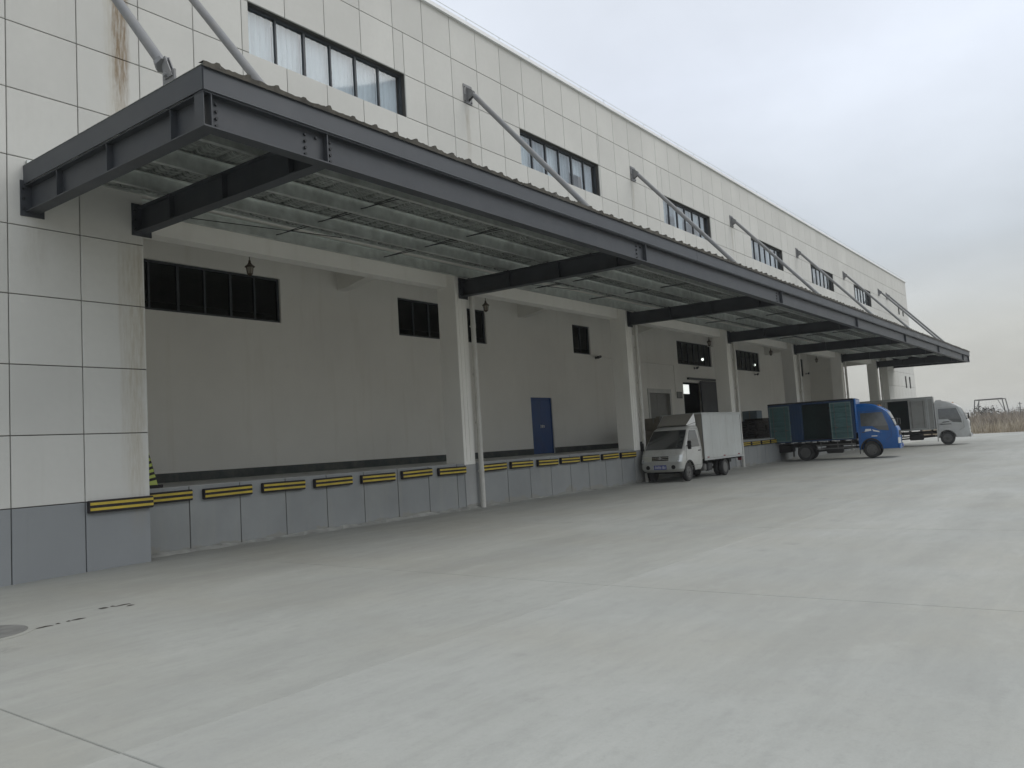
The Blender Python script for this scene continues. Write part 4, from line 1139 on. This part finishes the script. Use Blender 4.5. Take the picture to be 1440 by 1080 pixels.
    MB().cbox(x0, -hw, z1-.04, x1, hw, z1+.01, .012).build('box_roof', 'whitebox', T)
    MB().box(x1-.03, -hw+.003, z0+.05, x1, hw-.003, z1-.04).build('box_front', 'boxfront', T)
    MB().box(x0, -hw+.003, z0+.05, x0+.03, hw-.003, z1-.04).build('box_rear', 'whitebox', T)
    for sg in (-1, 1):
        sd_ = MB().box(x0+.031, sg*(hw-.03), z0+.05, x1-.031, sg*(hw-.012), z1-.04).build('box_side', 'joint', T)
        n = 5
        for i in range(n):
            a = x0+.06+i*(x1-x0-.12)/n; c = a+(x1-x0-.12)/n
            MB().cbox(a+.003, sg*(hw-.013), z0+.06, c-.003, sg*(hw-.001), z1-.05, .003).build('side_panel', 'whitebox', sd_)
    for sg in (-1, 1):
        MB().cbox(x0-.03, sg*.62-.07, z0-.16, x0+.02, sg*.62+.07, z0-.06, .01).build('tail_lamp', 'red', T)
        for lx in (x0+.35, -1.9, -.5): MB().box(lx, sg*(hw+.001), z0+.075, lx+.16, sg*(hw+.006), z0+.115).build('reflector', 'red', T)
        MB().cbox(-2.35, sg*(hw-.10)-.1, r*2+.02, -1.65, sg*(hw-.10)+.1, r*2+.05, .008).build('mudguard', 'chassis', T)
    f_ = MB()
    for sg in (-1, 1):
        for xx in (x0, x1-.055): f_.box(xx, sg*(hw-.02), z0-.004, xx+.055, sg*(hw+.014), z1-.042)
        f_.box(x0+.055, sg*(hw-.02), z1-.09, x1-.055, sg*(hw+.013), z1-.042); f_.box(x0+.055, sg*(hw-.02), z0-.006, x1-.055, sg*(hw+.013), z0+.055)
    f_.build('box_rail', 'boxrail', T)
small_truck()

# ================================================================== FIELD BEYOND THE YARD
def reeds(name, m, n, xr, yr, hr, wr, seed, label, clump=1.0):
    random.seed(seed); b = MB(); v = []; f = []
    for _ in range(n):
        x = xr[0]+(xr[1]-xr[0])*random.random()**1.6; y = random.uniform(*yr)
        cl = .5+.5*math.sin(x*.31+1.3*math.sin(y*.22))*math.cos(y*.37+x*.05)
        h = random.uniform(*hr)*(.62+.5*cl); wd = random.uniform(*wr); a = random.random()*math.pi
        lx, ly = random.gauss(0, .22)*h, random.gauss(0, .22)*h; c, s_ = math.cos(a)*wd, math.sin(a)*wd; z = -.04
        k = len(v)
        v += [(x-c, y-s_, z), (x+c, y+s_, z), (x+lx*.4-c*.8, y+ly*.4-s_*.8, z+h*.6), (x+lx*.4+c*.8, y+ly*.4+s_*.8, z+h*.6), (x+lx, y+ly, z+h)]
        f += [(k, k+1, k+3, k+2), (k+2, k+3, k+4)]
    me = bpy.data.meshes.new(name); me.from_pydata(v, [], f); me.materials.append(MT[m])
    o = link(name, me); stuff(o); o['label'] = label; o['category'] = 'reeds'
reeds('reed_bed', 'reedA', 15000, (81.4, 118), (-46, 40), (.7, 1.55), (.02, .05), 1, 'tan dry reeds along the far edge of the concrete yard')
reeds('reed_bed', 'reedB', 16000, (88, 150), (-30, 34), (1.7, 2.7), (.02, .06), 2, 'dark brown dead reeds mixed through the field beyond the yard')
reeds('reed_bed', 'reedC', 7000, (84, 120), (-46, 40), (1.0, 1.75), (.02, .05), 3, 'pale plumed reeds standing above the tan reed bed')
def scrub(name, x, y, rx, ry, h, seed, n=420):
    random.seed(seed); v = []; f = []
    lobes = [(random.gauss(0, .42)*rx, random.gauss(0, .42)*ry, random.uniform(.35, .8)*h, random.uniform(.25, .5)) for _ in range(7)]
    for _ in range(n):
        lx, ly, lz, lr = random.choice(lobes); d_ = Vector((random.gauss(0, 1), random.gauss(0, 1), random.gauss(0, 1))).normalized()*random.random()**.4
        p = Vector((x+lx+d_.x*rx*lr, y+ly+d_.y*ry*lr, max(.05, lz+d_.z*h*lr*.8))); s_ = random.uniform(.06, .2)
        a = Vector((random.gauss(0, 1), random.gauss(0, 1), random.gauss(0, 1))).normalized(); c = a.orthogonal().normalized()
        k = len(v); v += [tuple(p-a*s_), tuple(p+c*s_*.6), tuple(p+a*s_), tuple(p-c*s_*.6)]; f.append((k, k+1, k+2, k+3))
    T_ = thing(name, 'bare dark shrub on the skyline behind the reed bed', 'shrub', (x, y, 0), group='bare shrubs behind the reeds')
    v = [(q[0]-x, q[1]-y, q[2]) for q in v]
    me = bpy.data.meshes.new('crown'); me.from_pydata(v, [], f); me.materials.append(MT['shrub']); link('crown', me, T_)
    st = MB()
    for l in lobes: st.cyl((random.uniform(-.1, .1), random.uniform(-.1, .1), -.1), (l[0], l[1], l[2]), .05, 5, .015)
    st.build('trunk', 'shrub', T_)
random.seed(9)
for i in range(22):
    y = -9+i*1.05+random.uniform(-.6, .6); x = random.uniform(125, 168)
    scrub('shrub', x, y+ (x-150)*.1, random.uniform(1.6, 3.2), random.uniform(1.6, 3.4), random.uniform(1.7, 3.2), 100+i)
# bare steel portal frame far out in the field
pf = thing('portal_gantry', 'bare steel portal frame standing in the field beyond the reeds', 'gantry', (150, 5.4, 0))
for yy in (-2.3, 2.3):
    for xx in (0, 5): MB().cyl((xx, yy*1.12, -.1), (xx, yy*.86, 4.55), .085, 6).build('post', 'distantsteel', pf)
    MB().cyl((0, yy*.86, 4.55), (5, yy*.86, 4.5), .06, 6).build('beam', 'distantsteel', pf)
for xx in (0, 5): MB().cyl((xx, -2.3*.86, 4.55), (xx, 2.3*.86, 4.55), .08, 6).build('beam', 'distantsteel', pf)
MB().cyl((0, 2.3, 2.0), (0, 1.3, 4.5), .05, 5).cyl((0, -2.4, 2.0), (0, -1.3, 4.5), .05, 5).build('brace', 'distantsteel', pf)
for i, (x, y, h) in enumerate(((150, 1.0, 3.7), (152, -.4, 3.4), (150, -2.2, 3.5))):
    t_ = MB().cyl((x, y, -.1), (x, y, h), .06, 6).cyl((x, y-.3, h-.25), (x, y+.3, h-.25), .03, 5).build('field_pole', 'frame')
    tag(t_, 'thin dark pole with a short cross arm in the field past the reeds', 'pole', 'poles in the field')

# ================================================================== AIR
m = bpy.data.materials.new('air'); m.use_nodes = True; t = m.node_tree; t.nodes.clear()
o_ = t.nodes.new('ShaderNodeOutputMaterial'); pv = t.nodes.new('ShaderNodeVolumePrincipled')
pv.inputs['Color'].default_value = (.93, .94, .95, 1); pv.inputs['Density'].default_value = .0006
t.links.new(pv.outputs[0], o_.inputs['Volume'])
hz = stuff(MB().box(-450, -950, -2.0, 1650, 950, 13.2).build('haze', m))
